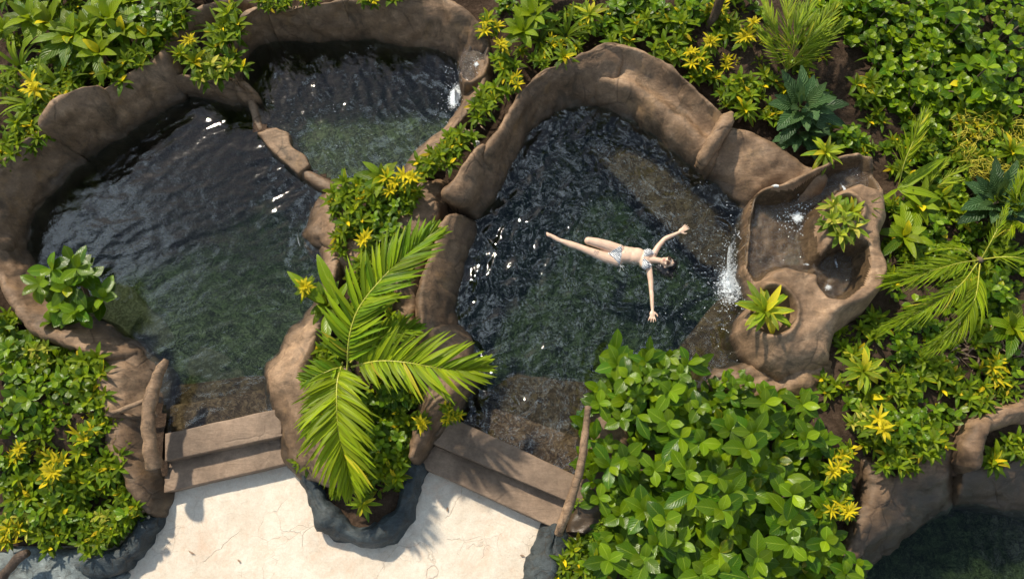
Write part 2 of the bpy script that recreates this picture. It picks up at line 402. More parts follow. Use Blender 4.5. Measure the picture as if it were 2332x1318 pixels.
# --- right pool west wall
wR = wall_thing('pool_wall', 'brown rock wall climbing along the left side of the pool with the floating woman')
loft('wall_section', [(1420, 108, 1385, 246, .60), (1380, 100, 1352, 243, .66), (1330, 122, 1318, 240, .60), (1280, 146, 1282, 246, .58), (1232, 168, 1246, 268, .58), (1194, 200, 1212, 302, .56), (1164, 250, 1184, 338, .54), (1130, 305, 1160, 378, .54), (1098, 350, 1140, 420, .54)], parent=wR, seed=15)
loft('boulder_section', [(1092, 336, 1156, 386, .58), (1062, 362, 1140, 425, .60), (1036, 398, 1122, 460, .60), (1010, 442, 1092, 498, .56)], parent=wR, seed=16, cap=.05)
loft('wall_section', [(1012, 496, 1090, 505, .42), (992, 535, 1078, 550, .42), (972, 590, 1058, 602, .42), (955, 650, 1042, 655, .42), (948, 710, 1036, 705, .42), (955, 760, 1042, 752, .42)], PROF_WALL, parent=wR, seed=17, cap=.05, amp=.6)
loft('boulder_section', [(935, 790, 1060, 745, .42), (960, 830, 1082, 800, .44), (960, 880, 1088, 860, .44), (950, 935, 1062, 915, .46), (940, 985, 1010, 975, .46), (930, 1040, 968, 1050, .44)], PROF_ROUND, zw=-.05, parent=wR, seed=18, cap=.10, amp=1.2)
loft('boulder_section', [(1005, 930, 1062, 915, .20), (985, 990, 1012, 992, .2)], PROF_ROUND, zw=-.05, parent=wR, seed=28, cap=.10, amp=.8)
loft('wall_section', [(925, 440, 1030, 440, .30), (890, 500, 1010, 520, .32), (880, 600, 985, 600, .32), (885, 690, 970, 690, .30), (885, 790, 975, 780, .28)], PROF_ROUND, zw=.0, parent=wR, seed=31, cap=.15, amp=1.3)
# --- right pool north-east wall
wN = wall_thing('pool_wall', 'wide tan rock wall with a hollowed seat along the upper right side of the swimming pool')
loft('seat_section', [(1376, 102, 1352, 243, .64), (1432, 112, 1412, 258, .66), (1490, 128, 1470, 296, .66), (1545, 168, 1528, 342, .66), (1598, 218, 1580, 386, .66), (1640, 256, 1606, 408, .66)], PROF_SEAT, mat=M['rock_light'], parent=wN, seed=19, amp=.9)

loft('wall_section', [(1662, 300, 1606, 408, .50), (1705, 300, 1640, 430, .52), (1760, 328, 1680, 462, .52), (1822, 368, 1722, 492, .52), (1875, 400, 1760, 520, .5)], PROF_WALL, mat=M['rock_light'], parent=wN, seed=21, amp=1.0)
# --- island between the two step sets
wI = wall_thing('island_rock', 'big light brown rock forming the left side of the central palm island')
loft('rock_side', [(765, 590, 735, 560, .25), (752, 660, 728, 650, .28), (742, 720, 690, 715, .36), (722, 780, 640, 790, .42), (700, 840, 606, 850, .46), (715, 905, 612, 915, .46), (735, 970, 628, 985, .44), (765, 1040, 650, 1048, .44), (790, 1085, 690, 1092, .40)], PROF_WALL, zw=-.05, zo=.33, mat=M['rock_light'], parent=wI, seed=22, cap=.08, amp=1.1)
wK = wall_thing('ledge_rock', 'wet tan rock ledge jutting from the central planting into the large left pool')
loft('ledge', [(790, 440, 735, 448, .20), (785, 490, 700, 490, .28), (785, 535, 688, 540, .30), (790, 580, 740, 582, .28)], PROF_WALL, zo=.2, mat=M['rock'], parent=wK, seed=23, cap=.08)
loft('ledge', [(830, 560, 745, 556, .30), (830, 600, 750, 590, .30), (840, 640, 770, 622, .24)], PROF_WALL, zo=.2, mat=M['rock_light'], parent=wK, seed=24, cap=.08)
# --- rock by the left steps
wS = wall_thing('step_side_rock', 'rounded brown rock mass at the left side of the left steps')
loft('rock_side', [(215, 800, 325, 782, .30), (222, 850, 378, 836, .36), (236, 900, 386, 890, .38), (240, 950, 386, 950, .38)], PROF_WALL, zo=.18, zw=-.06, parent=wS, seed=25, cap=.06, mat=M['rock_light'])
loft('rock_side', [(243, 945, 386, 950, .42), (250, 1010, 388, 1010, .44), (278, 1070, 390, 1068, .42), (304, 1125, 388, 1125, .36), (330, 1160, 372, 1162, .26)], PROF_WALL, zo=.12, zw=-.20, parent=wS, seed=26, cap=.05, mat=M['rock'])
# moulded posts used as handrails
def limb(name, pts, mat, parent=None, seg=12, amp=.012, knots=1.0, seed=0, flat=1.0):
    """pts: (x,y,z,r) in world"""
    sp = catmull(pts, 10); V = []; F = []
    sp = [np.array([*(sp[0][:3] + (sp[0][:3] - sp[1][:3]) * .0 ), sp[0][3] * .25])] + sp + [np.array([*(sp[-1][:3]), sp[-1][3] * .25])]
    n = len(sp)
    for i, s in enumerate(sp):
        a = Vector(sp[max(0, i - 1)][:3]); b = Vector(sp[min(n - 1, i + 1)][:3]); d = (b - a)
        if d.length < 1e-6: d = Vector((0, 0, 1))
        d.normalize(); up = Vector((0, 0, 1)) if abs(d.z) < .9 else Vector((1, 0, 0))
        u = d.cross(up).normalized(); w = u.cross(d).normalized(); c = Vector(s[:3])
        if i == 0: c = c - d * s[3] * .9
        if i == n - 1: c = c + d * s[3] * .9
        for k in range(seg):
            t = 2 * math.pi * k / seg
            v = c + (u * math.cos(t) + w * math.sin(t) * flat) * s[3]
            q = v + Vector((seed, seed * 2, 0))
            v += (v - c).normalized() * (amp * (noise.noise(q * 7) + .5 * noise.noise(q * 19)) * knots)
            V.append(tuple(v))
    for i in range(n - 1):
        for k in range(seg):
            F.append((i * seg + k, i * seg + (k + 1) % seg, (i + 1) * seg + (k + 1) % seg, (i + 1) * seg + k))
    F.append(tuple(range(seg))[::-1]); F.append(tuple((n - 1) * seg + k for k in range(seg)))
    o = mesh_obj(name, V, F, mat, parent)
    return o
def wp(px, py, z, r): v = P(px, py, z); return (v.x, v.y, v.z, r)
limb('rib', [wp(1662, 262, .52, .06), wp(1650, 282, .60, .10), wp(1630, 318, .52, .10), wp(1606, 356, .36, .09), wp(1592, 380, .20, .06)], M['rock_light'], parent=wN, amp=.03, seg=16, seed=20)
o = limb('handrail_post', [wp(378, 818, .46, .035), wp(362, 850, .44, .06), wp(345, 900, .42, .075), wp(338, 960, .40, .075), wp(343, 1020, .36, .085), wp(352, 1065, .28, .10)], M['bark'], amp=.02, seed=1)
tag(o, 'smooth tan moulded driftwood rail lying along the rock left of the left steps', 'handrail')
o = limb('rock_root', [wp(248, 943, .27, .03), wp(285, 930, .32, .03), wp(340, 908, .36, .03)], M['bark'], amp=.01, seed=4)
tag(o, 'short thin moulded root crossing the brown rock beside the driftwood rail', 'root')
o = limb('handrail_post', [wp(1340, 925, .60, .035), wp(1333, 985, .58, .042), wp(1322, 1060, .52, .046), wp(1303, 1130, .42, .05), wp(1283, 1185, .30, .052), wp(1272, 1215, .16, .052)], M['bark'], amp=.012, seed=2)
tag(o, 'slim pale brown moulded branch rail leaning along the right end of the right steps', 'handrail')
o = limb('driftwood_branch', [wp(-20, 1345, 0.02, .06), wp(15, 1300, .10, .055), wp(42, 1270, .16, .05), wp(62, 1258, .20, .045)], M['dark_branch'], amp=.015, seed=3)
tag(o, 'dark brown stub of branch rising from flat grey rock in the bottom left corner', 'branch')
# --- steps
sL = tag(empty('steps'), 'pair of broad tan steps leading from the patio up to the left pool', 'steps')
prism('step', [(375, 986), (640, 928), (655, 990), (375, 1050)], .06, -.6, M['step'], sL)
prism('step', [(375, 1047), (672, 980), (700, 1045), (372, 1122)], -.08, -.6, M['step'], sL)
sR = tag(empty('steps'), 'pair of tan steps leading from the patio up to the pool with the swimmer', 'steps')
prism('step', [(1000, 962), (1030, 950), (1330, 1090), (1330, 1150), (1290, 1140), (970, 1003)], .06, -.6, M['step'], sR)
prism('step', [(965, 1003), (985, 1010), (1310, 1145), (1275, 1208), (935, 1052)], -.08, -.6, M['step'], sR)
# --- patio
pw = [P(x, y, -.24) for x, y in [(-60, 1250), (250, 1225), (300, 1120), (372, 1080), (700, 1000), (960, 1000), (1320, 1170), (1290, 1230), (1200, 1420)]]
gx = np.arange(-7.5, 2.0, .05); gy = np.arange(-9, -1.2, .05)
X, Y = np.meshgrid(gx, gy)
poly = [(p.x, p.y) for p in pw] + [(P(1150, 1500, -.24).x, -9.5), (-8, -9.5), (-8, pw[0].y)]
D = sdist(X, Y, poly)
Z = -.24 + .006 * fbm(X * .9, Y * .9, 3) + .0025 * fbm(X * 5, Y * 5, 5)
nx = X.shape[1]; F = []
for i in range(X.shape[0] - 1):
    for j in range(nx - 1):
        if D[i, j] > -.05: F.append((i * nx + j, i * nx + j + 1, (i + 1) * nx + j + 1, (i + 1) * nx + j))
tag(mesh_obj('patio', np.stack([X, Y, Z], -1).reshape(-1, 3), F, M['patio']), kind='structure')
# --- slate rocks
o = loft('planter_ring', [(688, 1060, 735, 1050, .20), (695, 1130, 738, 1112, .23), (730, 1195, 765, 1158, .23), (780, 1228, 800, 1180, .25), (832, 1243, 838, 1190, .25), (892, 1228, 880, 1172, .23), (932, 1185, 905, 1128, .25), (956, 1125, 922, 1085, .25), (966, 1072, 930, 1045, .22)], PROF_ROUND, zw=-.24, mat=M['grey_rock'], cap=.03, amp=1.6, seed=30)
tag(o, 'dark slate grey curved rock edging round the planting bed on the cream patio', 'planter edge')
rk = tag(empty('slate_rock'), 'dark slate grey rock with a round hole beside the left patio corner', 'rock')
loft('rock_body', [(305, 1180, 372, 1178, .16), (300, 1215, 362, 1210, .22), (270, 1250, 335, 1262, .24), (215, 1262, 285, 1308, .22), (170, 1270, 235, 1322, .2)], PROF_ROUND, zw=-.24, mat=M['grey_rock'], parent=rk, cap=.05, amp=1.5, seed=32)
h = P(333, 1232, .04)
hv = [(h.x + .085 * math.cos(t) * (1 + .1 * math.sin(3 * t)) * r_, h.y + .10 * math.sin(t) * r_, h.z - .12 + .07 * r_ ** 3 ) for r_ in (1.0, .8, .5, .01) for t in [2 * math.pi * k / 20 for k in range(20)]]
b_ = NB('hollow'); M['hollow'] = b_.done(b_.pbsdf(Base_Color=(.008, .010, .011), Roughness=.8).outputs[0])
o = loft('flat_rock', [(-60, 1230, -60, 1420, .16), (60, 1236, 40, 1420, .17), (140, 1245, 150, 1410, .16), (215, 1262, 240, 1345, .13), (262, 1296, 280, 1312, .08)], PROF_FLAT, zw=-.24, mat=M['grey_flat'], cap=.1, amp=1.2, seed=33)
tag(o, 'broad flat blue grey rock shelf in the bottom left corner of the patio', 'rock')
o = loft('slate_rock', [(1240, 1206, 1290, 1200, .30), (1222, 1245, 1290, 1265, .32), (1195, 1300, 1262, 1330, .32), (1165, 1370, 1240, 1400, .32)], PROF_ROUND, zw=-.24, mat=M['grey_rock'], cap=.06, amp=1.7, seed=34)
tag(o, 'jagged dark slate rock at the right patio corner below the branch rail', 'rock')
o = loft('bank_rock', [(1330, 930, 1440, 930, .40), (1318, 1010, 1440, 1010, .40), (1312, 1080, 1430, 1080, .36), (1300, 1150, 1420, 1150, .30), (1275, 1210, 1400, 1220, .24)], PROF_ROUND, zw=-.2, mat=M['rock'], cap=.08, amp=1.4, seed=35)
tag(o, 'mossy brown rock bank beside the slim branch rail under the large leafed bush', 'rock')
o = loft('bank_rock', [(1625, 842, 1600, 920, .16), (1670, 832, 1650, 930, .26), (1730, 822, 1720, 930, .32), (1800, 822, 1800, 930, .34), (1870, 800, 1880, 900, .3)], PROF_ROUND, zw=-.05, mat=M['rock_light'], cap=.1, amp=1.4, seed=36)
tag(o, 'smooth brown rock shoulder below the waterfall boulder, half hidden by the large bush', 'rock')
# --- lower right pool walls
wC = wall_thing('pool_wall', 'brown rock wall with a crook around the small dark pool in the bottom right corner')
loft('wall_section', [(1890, 1330, 1950, 1400, .44), (1915, 1250, 1985, 1300, .46), (1950, 1170, 2045, 1238, .48), (1990, 1100, 2120, 1180, .50), (2050, 1065, 2168, 1152, .50), (2105, 1020, 2180, 1100, .52), (2135, 985, 2190, 1060, .54)], PROF_WALL, zw=-.35, zo=.05, parent=wC, seed=40, amp=1.2, cap=.1, zi=-.35)
loft('wall_section', [(2135, 1010, 2190, 1075, .50), (2165, 965, 2205, 1010, .52), (2215, 932, 2250, 985, .50), (2275, 912, 2300, 970, .50), (2325, 900, 2335, 955, .48), (2400, 900, 2400, 950, .48)], PROF_ROUND, zw=-.05, parent=wC, seed=41, amp=1.2, cap=.06)
loft('wall_section', [(2178, 1060, 2176, 1150, .42), (2230, 1040, 2235, 1150, .42), (2290, 1035, 2290, 1158, .42), (2400, 1050, 2400, 1175, .42)], PROF_WALL, zw=-.35, zo=.0, parent=wC, seed=42, amp=.6, cap=.03, zi=-.35)
loft('wall_section', [(1905, 1030, 1985, 1060, .4), (1935, 1100, 2020, 1100, .45), (1910, 1180, 1990, 1180, .42), (1880, 1260, 1960, 1260, .4)], PROF_ROUND, zw=-.3, parent=wC, seed=43, amp=1.2, cap=.1)
# ------------------------------------------------------------------ waterfall rock (height field)
def hf(name, bounds, res, fn, mat, parent=None, keep=None, matfn=None):
    x0, x1, y0, y1 = bounds
    gx = np.arange(x0, x1, res); gy = np.arange(y0, y1, res); X, Y = np.meshgrid(gx, gy)
    Z, K = fn(X, Y); nx = X.shape[1]
    K4 = K[:-1, :-1] | K[1:, :-1] | K[:-1, 1:] | K[1:, 1:]
    ii, jj = np.nonzero(K4); a = ii * nx + jj
    F = np.stack([a, a + 1, a + nx + 1, a + nx], 1)
    used = np.unique(F); rm = np.full(X.size, -1); rm[used] = np.arange(len(used))
    V = np.stack([X, Y, Z], -1).reshape(-1, 3)[used]
    o = mesh_obj(name, V, rm[F].tolist(), mat, parent)
    if name == 'rock_body':
        sm_ = o.modifiers.new('smooth', 'SMOOTH'); sm_.factor = .6; sm_.iterations = 4
    if matfn is not None:
        mi = matfn(X, Y)[ii, jj].astype(np.int32)
        o.data.polygons.foreach_set('material_index', mi)
    return o
def wpoly(pts, z): return [(P(x, y, z).x, P(x, y, z).y) for x, y in pts]
ZB = .50
mass = wpoly([(1716, 440), (1728, 428), (1775, 420), (1840, 385), (1885, 360), (1940, 345), (1985, 362), (2000, 405), (2022, 440), (2022, 500), (2010, 540), (2016, 565), (2010, 640), (1975, 712), (1925, 758), (1905, 825), (1850, 850), (1790, 862), (1735, 835), (1700, 790), (1686, 745), (1694, 705), (1716, 670), (1712, 640), (1700, 600), (1703, 545), (1710, 485)], ZB)
basU = wpoly([(1726, 448), (1760, 452), (1805, 446), (1860, 410), (1905, 380), (1955, 374), (1982, 400), (1982, 440), (1940, 428), (1890, 445), (1852, 485), (1838, 535), (1848, 585), (1866, 606), (1842, 622), (1785, 606), (1742, 616), (1726, 634), (1711, 600), (1713, 545), (1720, 485)], ZB)
basR = wpoly([(1856, 612), (1880, 575), (1915, 562), (1950, 572), (1953, 625), (1938, 662), (1903, 690), (1874, 684), (1857, 655)], ZB)
pk1 = P(1912, 492, .6); pk2 = P(1752, 716, .5)
def fall_h(X, Y):
    s = sdist(X, Y, mass); px, py = Q(X, Y, ZB)
    nz = fbm(X * 1.7, Y * 1.7, 11)
    s = s + .03 * fbm(X * 2.2, Y * 2.2, 4)
    wdt = .09 + .42 * sstep(650, 780, py) + .12 * sstep(1830, 1890, px) * (1 - sstep(560, 640, py))
    top = .68 + .10 * sstep(1840, 1900, px) - .06 * sstep(700, 820, py)
    h = top * np.sqrt(np.clip(1 - (1 - np.clip(s / wdt, 0, 1)) ** 2, 0, 1))
    west = (1 - sstep(1722, 1760, px)) * (1 - sstep(625, 650, py)) * sstep(470, 500, py)
    h = h * (1 - west) + np.minimum(h, .46) * west
    h = h + .035 * nz * np.clip(s / .1, 0, 1) + .010 * fbm(X * 7, Y * 7, 8)
    u = sdist(X, Y, basU) + .012 * fbm(X * 5, Y * 5, 21)
    fl = .30 + .02 * fbm(X * 6, Y * 6, 22) + .16 * sstep(1880, 1960, px)
    h = np.where(u > -.12, np.minimum(h, fl + (h - fl) * (1 - sstep(-.10, .06, u))), h)
    r = sdist(X, Y, basR) + .012 * fbm(X * 5, Y * 5, 31)
    fr = .38 + .03 * fbm(X * 7, Y * 7, 32)
    h = np.where(r > -.10, np.minimum(h, fr + (h - fr) * (1 - sstep(-.06, .05, r))), h)
    d1 = np.hypot(X - pk1.x, (Y - pk1.y)); h = h + .10 * np.exp(-((d1 - .19) / .07) ** 2) * (u < .05)
    h = np.where(d1 < .16, np.minimum(h, .52 + .2 * sstep(.10, .16, d1)), h)
    d2 = np.hypot(X - pk2.x, (Y - pk2.y) * .9); h = h + .06 * np.exp(-((d2 - .27) / .05) ** 2)
    h = np.where(d2 < .25, np.minimum(h, .36 + .25 * sstep(.17, .25, d2)), h)
    h = np.where(s < .0, -.6 + 12 * s * 0, h)
    return h, s > -.03
def fall_m(X, Y):
    u = sdist(X, Y, basU); r = sdist(X, Y, basR)
    return ((u > -.045) | (r > -.04)).astype(int)
wf = tag(empty('waterfall_rock'), 'tall hollowed brown boulder with two wet basins spilling into the swimming pool', 'waterfall rock')
bx = [p[0] for p in mass]; by = [p[1] for p in mass]
hf('rock_body', (min(bx) - .1, max(bx) + .1, min(by) - .1, max(by) + .1), .014, fall_h, [M['rock_light'], M['basin']], wf, matfn=fall_m)
# small spout bowl above the upper pool
bowl = wpoly([(1050, 130), (1062, 105), (1085, 90), (1110, 86), (1124, 100), (1124, 150), (1112, 185), (1080, 205), (1052, 200), (1044, 170)], .4)
bin_ = wpoly([(1052, 132), (1064, 110), (1084, 97), (1100, 96), (1106, 112), (1104, 150), (1094, 172), (1070, 188), (1054, 180), (1048, 160)], .4)
def bowl_h(X, Y):
    s = sdist(X, Y, bowl) + .015 * fbm(X * 3, Y * 3, 5); h = .48 * np.sqrt(np.clip(1 - (1 - np.clip(s / .07, 0, 1)) ** 2, 0, 1)) + .02 * fbm(X * 3, Y * 3, 6)
    u = sdist(X, Y, bin_); fl = .36 + .012 * fbm(X * 8, Y * 8, 3)
    h = np.minimum(h, fl + (h - fl) * (1 - sstep(-.03, .04, u)))
    return np.where(s < 0, -.5, h), s > -.03
def bowl_m(X, Y): return (sdist(X, Y, bin_) > -.005).astype(int)
wb = tag(empty('spout_rock'), 'rounded brown spout bowl at the right end of the upper middle pool', 'spout rock')
bx = [p[0] for p in bowl]; by = [p[1] for p in bowl]
M['basin_pale'] = rock_mat('wet_pale_rock', (.09, .07, .055), (.17, .13, .10), (.32, .27, .23), rough=.2, wet=False, scale=4, bump=.9)
hf('rock_body', (min(bx) - .1, max(bx) + .1, min(by) - .1, max(by) + .1), .012, bowl_h, [M['rock'], M['basin_pale']], wb, matfn=bowl_m)
# ------------------------------------------------------------------ pool floors, benches and water
poolA = [(425, 190), (560, 200), (590, 300), (650, 350), (705, 400), (800, 460), (800, 600), (760, 680), (720, 760), (660, 850), (650, 990), (385, 1000), (340, 850), (220, 780), (60, 690), (10, 560), (30, 470), (90, 370), (240, 260), (330, 200)]
poolB = [(575, 60), (700, 60), (900, 60), (1040, 90), (1110, 180), (1070, 270), (960, 380), (900, 470), (800, 450), (700, 390), (630, 310), (590, 292), (560, 200)]
poolR = [(1360, 160), (1430, 180), (1560, 280), (1680, 380), (1780, 450), (1800, 600), (1740, 700), (1760, 860), (1640, 940), (1420, 960), (1360, 1130), (1300, 1120), (1000, 990), (980, 900), (1000, 760), (1000, 640), (1040, 500), (1080, 420), (1160, 300), (1230, 210)]
poolC = [(2160, 1100), (2300, 1110), (2460, 1110), (2500, 1500), (1900, 1500), (1880, 1350), (1950, 1250), (2050, 1190)]
ZWB = .07; ZWC = -.35
def waves_A(X, Y):
    a = .5; c, s = math.cos(a), math.sin(a); u = X * c + Y * s; v = -X * s + Y * c
    w = .35 * fbm(X * .9, Y * .9, 41)
    h = .0100 * perlin(u * 1.8 + w, v * 4.0 + w, 42) + .0058 * perlin(u * 5 + 2 * w, v * 9 + w, 43) + .0020 * perlin(u * 11, v * 19 + w, 44)
    px, py = Q(X, Y, 0); m = .55 + .45 * (1 - sstep(560, 760, py))
    return .70 * h * m * (.6 + .8 * sstep(-.4, .5, perlin(X * .6, Y * .6, 91)))
def waves_B(X, Y):
    a = -1.0; c, s = math.cos(a), math.sin(a); u = X * c + Y * s; v = -X * s + Y * c
    w = .4 * fbm(X * 1.1, Y * 1.1, 51)
    return .0066 * perlin(u * 2.2 + w, v * 5.0 + w, 52) + .0038 * perlin(u * 6 + w, v * 11 + w, 53) + .0018 * perlin(u * 12, v * 22, 54)
wfp = P(1655, 620, 0); ftp = P(1265, 528, 0); hnd = P(1486, 735, 0); hd = P(1525, 600, 0); hn2 = P(1570, 525, 0); kn = P(1330, 548, 0); bd = P(1440, 600, 0)
def waves_R(X, Y):
    w = .25 * fbm(X * 1.3, Y * 1.3, 61)
    r = np.hypot(X - wfp.x, Y - wfp.y) + .10 * w
    h = .0090 * np.sin(r * 17 + 2.2 * w * 4) * np.exp(-r / 2.4) * (.6 + .8 * perlin(X * 1.5, Y * 1.5, 62))
    px, py = Q(X, Y, 0); lf = .55 + 1.0 * (1 - sstep(1150, 1330, px)) + .3 * sstep(700, 850, py)
    lf = lf * (.65 + .8 * sstep(-.4, .5, perlin(X * .7, Y * .7, 90)))
    h += lf * (.018 * perlin(X * 3.0 + w * 4, Y * 3.8 + w * 4, 63) + .0080 * perlin(X * 7 + w * 6, Y * 7 + w * 6, 64)) + .0015 * perlin(X * 15, Y * 15, 65)
    for p, a, k, f in ((ftp, .005, 75, .16), (hnd, .005, 85, .13), (hd, .004, 60, .25), (hn2, .004, 80, .12), (kn, .004, 60, .15), (bd, .0065, 30, 1.1)):
        q = np.hypot(X - p.x, Y - p.y) * (1 + .25 * perlin(X * 4, Y * 4, 66)); h += a * np.sin(q * k) * np.exp(-q / f)
    fm = np.exp(-(np.hypot(X - wfp.x, Y - wfp.y) / .45) ** 2)
    return h + .012 * fm * perlin(X * 16, Y * 16, 68)
def waves_C(X, Y): return .0015 * fbm(X * 5, Y * 5, 71)
def surf(name, poly, z, fn, mat, res, par=None):
    w = wpoly(poly, z); bx = [p[0] for p in w]; by = [p[1] for p in w]
    def f(X, Y): return z + fn(X, Y), sdist(X, Y, w) > -res
    return hf(name, (min(bx), max(bx), min(by), max(by)), res, f, mat, par)
def flatf(X, Y): return .03 * fbm(X * 1.5, Y * 1.5, 9)
tag(surf('water', poolA, 0, waves_A, water_mat('water_left', -.5, fine=.065, sc=12), .014), kind='structure')
tag(surf('water', poolB, ZWB, waves_B, water_mat('water_upper', 1.0, fine=.07, sc=10), .014), kind='structure')
tag(surf('water', poolR, 0, waves_R, water_mat('water_right', .9, fine=.09, sc=9, stretch=1.3), .012), kind='structure')
tag(surf('water', poolC, ZWC, waves_C, water_mat('water_corner', .3, fine=.06, sc=10, tint=(.7, .8, .72), ior=1.4), .03), kind='structure')
def fl_A(X, Y):
    px, py = Q(X, Y, -.5); return -.40 - .55 * (1 - sstep(430, 800, py)) + .04 * fbm(X * 1.5, Y * 1.5, 9)
def fl_B(X, Y):
    px, py = Q(X, Y, -.5); return -.34 - .6 * (1 - sstep(150, 330, py)) + .04 * fbm(X * 1.5, Y * 1.5, 9)
def fl_R(X, Y):
    px, py = Q(X, Y, -.5); return -.78 + .12 * sstep(560, 760, py) + .05 * fbm(X * 1.5, Y * 1.5, 9)
def fl_C(X, Y): return -.95 + .05 * fbm(X * 1.5, Y * 1.5, 9)
for pl, fn in ((poolA, fl_A), (poolB, fl_B), (poolR, fl_R), (poolC, fl_C)):
    tag(surf('pool_floor', pl, 0, fn, M['floor'], .06), kind='structure')
# the murky water itself: light is absorbed with depth
for pl, zt, dens in ((poolA, -.03, 1.7), (poolB, ZWB - .03, 1.3), (poolR, -.16, 1.8), (poolC, ZWC - .03, 1.1)):
    mv = bpy.data.materials.new('murky_water'); mv.use_nodes = True; t_ = mv.node_tree; t_.nodes.clear()
    va = t_.nodes.new('ShaderNodeVolumeAbsorption'); va.inputs['Color'].default_value = (.36, .50, .38, 1); va.inputs['Density'].default_value = dens
    t_.links.new(va.outputs[0], t_.nodes.new('ShaderNodeOutputMaterial').inputs['Volume'])
    pw_ = wpoly(pl, zt); n_ = len(pw_)
    ar = sum(pw_[k][0] * pw_[(k + 1) % n_][1] - pw_[(k + 1) % n_][0] * pw_[k][1] for k in range(n_))
    if ar < 0: pw_ = pw_[::-1]
    V_ = [(x, y, zt) for x, y in pw_] + [(x, y, -1.6) for x, y in pw_]
    F_ = [tuple(range(n_)), tuple(range(2 * n_ - 1, n_ - 1, -1))] + [(k, k + n_, (k + 1) % n_ + n_, (k + 1) % n_) for k in range(n_)]
    tag(mesh_obj('water_depth', V_, F_, mv, smooth=False), kind='structure')
bt = tag(empty('pool_benches'), kind='structure')
def bench(poly, z, mat, amp=.012):
    prism('pool_bench', poly, z, -1.3, mat, bt, bev=.05, amp=amp, sub=.12)
bench([(1330, 330), (1400, 330), (1560, 400), (1700, 500), (1740, 560), (1690, 640), (1600, 600), (1500, 500), (1400, 400)], -.38, M['bench'])
bench([(1740, 640), (1640, 680), (1560, 770), (1500, 860), (1640, 900), (1780, 800)], -.30, M['bench'])
bench([(1420, 880), (1180, 850), (1080, 900), (1120, 960), (1310, 1060), (1420, 1060)], -.36, M['bench'])
bench([(1050, 950), (1130, 930), (1360, 1010), (1360, 1110), (1310, 1100), (1030, 985)], -.14, M['bench'])
bench([(200, 640), (290, 650), (400, 760), (600, 840), (640, 900), (400, 930), (330, 850), (220, 740)], -.40, M['bench_grey'])
bench([(370, 880), (610, 852), (640, 900), (370, 930)], -.22, M['bench'])
bench([(370, 928), (640, 880), (650, 940), (370, 992)], -.10, M['bench'])
bench([(705, 470), (800, 440), (820, 640), (750, 630), (690, 560)], -.22, M['bench'])
# ------------------------------------------------------------------ soil
def soil_h(X, Y):
    hole = np.full(X.shape, -1e9)
    for pl, z in ((poolA, 0), (poolB, 0), (poolR, 0)):
        hole = np.maximum(hole, sdist(X, Y, wpoly(pl, z)))
    hole = np.maximum(hole, sdist(X, Y, wpoly([(1880, 1290), (1920, 1200), (2010, 1125), (2110, 1070), (2180, 1085), (2300, 1085), (2460, 1095), (2500, 1500), (1860, 1500)], -.35)))
    hole = np.maximum(hole, sdist(X, Y, [(p[0], p[1]) for p in poly]) + .0)
    steps = wpoly([(375, 990), (640, 930), (800, 940), (1010, 955), (1320, 1080), (1260, 1220), (960, 1060), (700, 1080), (380, 1150)], -.1)
    pit = np.maximum(sdist(X, Y, wpoly([(375, 990), (640, 930), (700, 1080), (380, 1150)], -.1)), sdist(X, Y, wpoly([(1010, 955), (1320, 1080), (1260, 1220), (960, 1060)], -.1)))
    hole = np.maximum(hole, pit)
    px, py = Q(X, Y, .2)
    base = .06 + .24 * sstep(.15, .9, -hole) + .05 * sstep(.1, .6, -hole) * fbm(X * .8, Y * .8, 2) + .02 * fbm(X * 4, Y * 4, 3) + .008 * fbm(X * 14, Y * 14, 4)
    base = base + .22 * sstep(500, -300, py)
    low = sstep(980, 1130, py) * (1 - sstep(1900, 2100, px) * 0)
    base = base * (1 - low) + (-.10 + .02 * fbm(X * 5, Y * 5, 7)) * low
    return base, hole < -.0
tag(hf('soil', (-14, 14, -9, 14), .06, soil_h, M['soil']), kind='structure')
ring = wpoly([(720, 1000), (925, 1000), (940, 1080), (915, 1140), (880, 1185), (835, 1200), (780, 1190), (735, 1145), (715, 1080)], -.1)
bx = [p[0] for p in ring]; by = [p[1] for p in ring]
tag(hf('soil', (min(bx), max(bx), min(by), max(by)), .03, lambda X, Y: (-.12 + .03 * fbm(X * 6, Y * 6, 7), sdist(X, Y, ring) > 0), M['soil']), kind='structure')
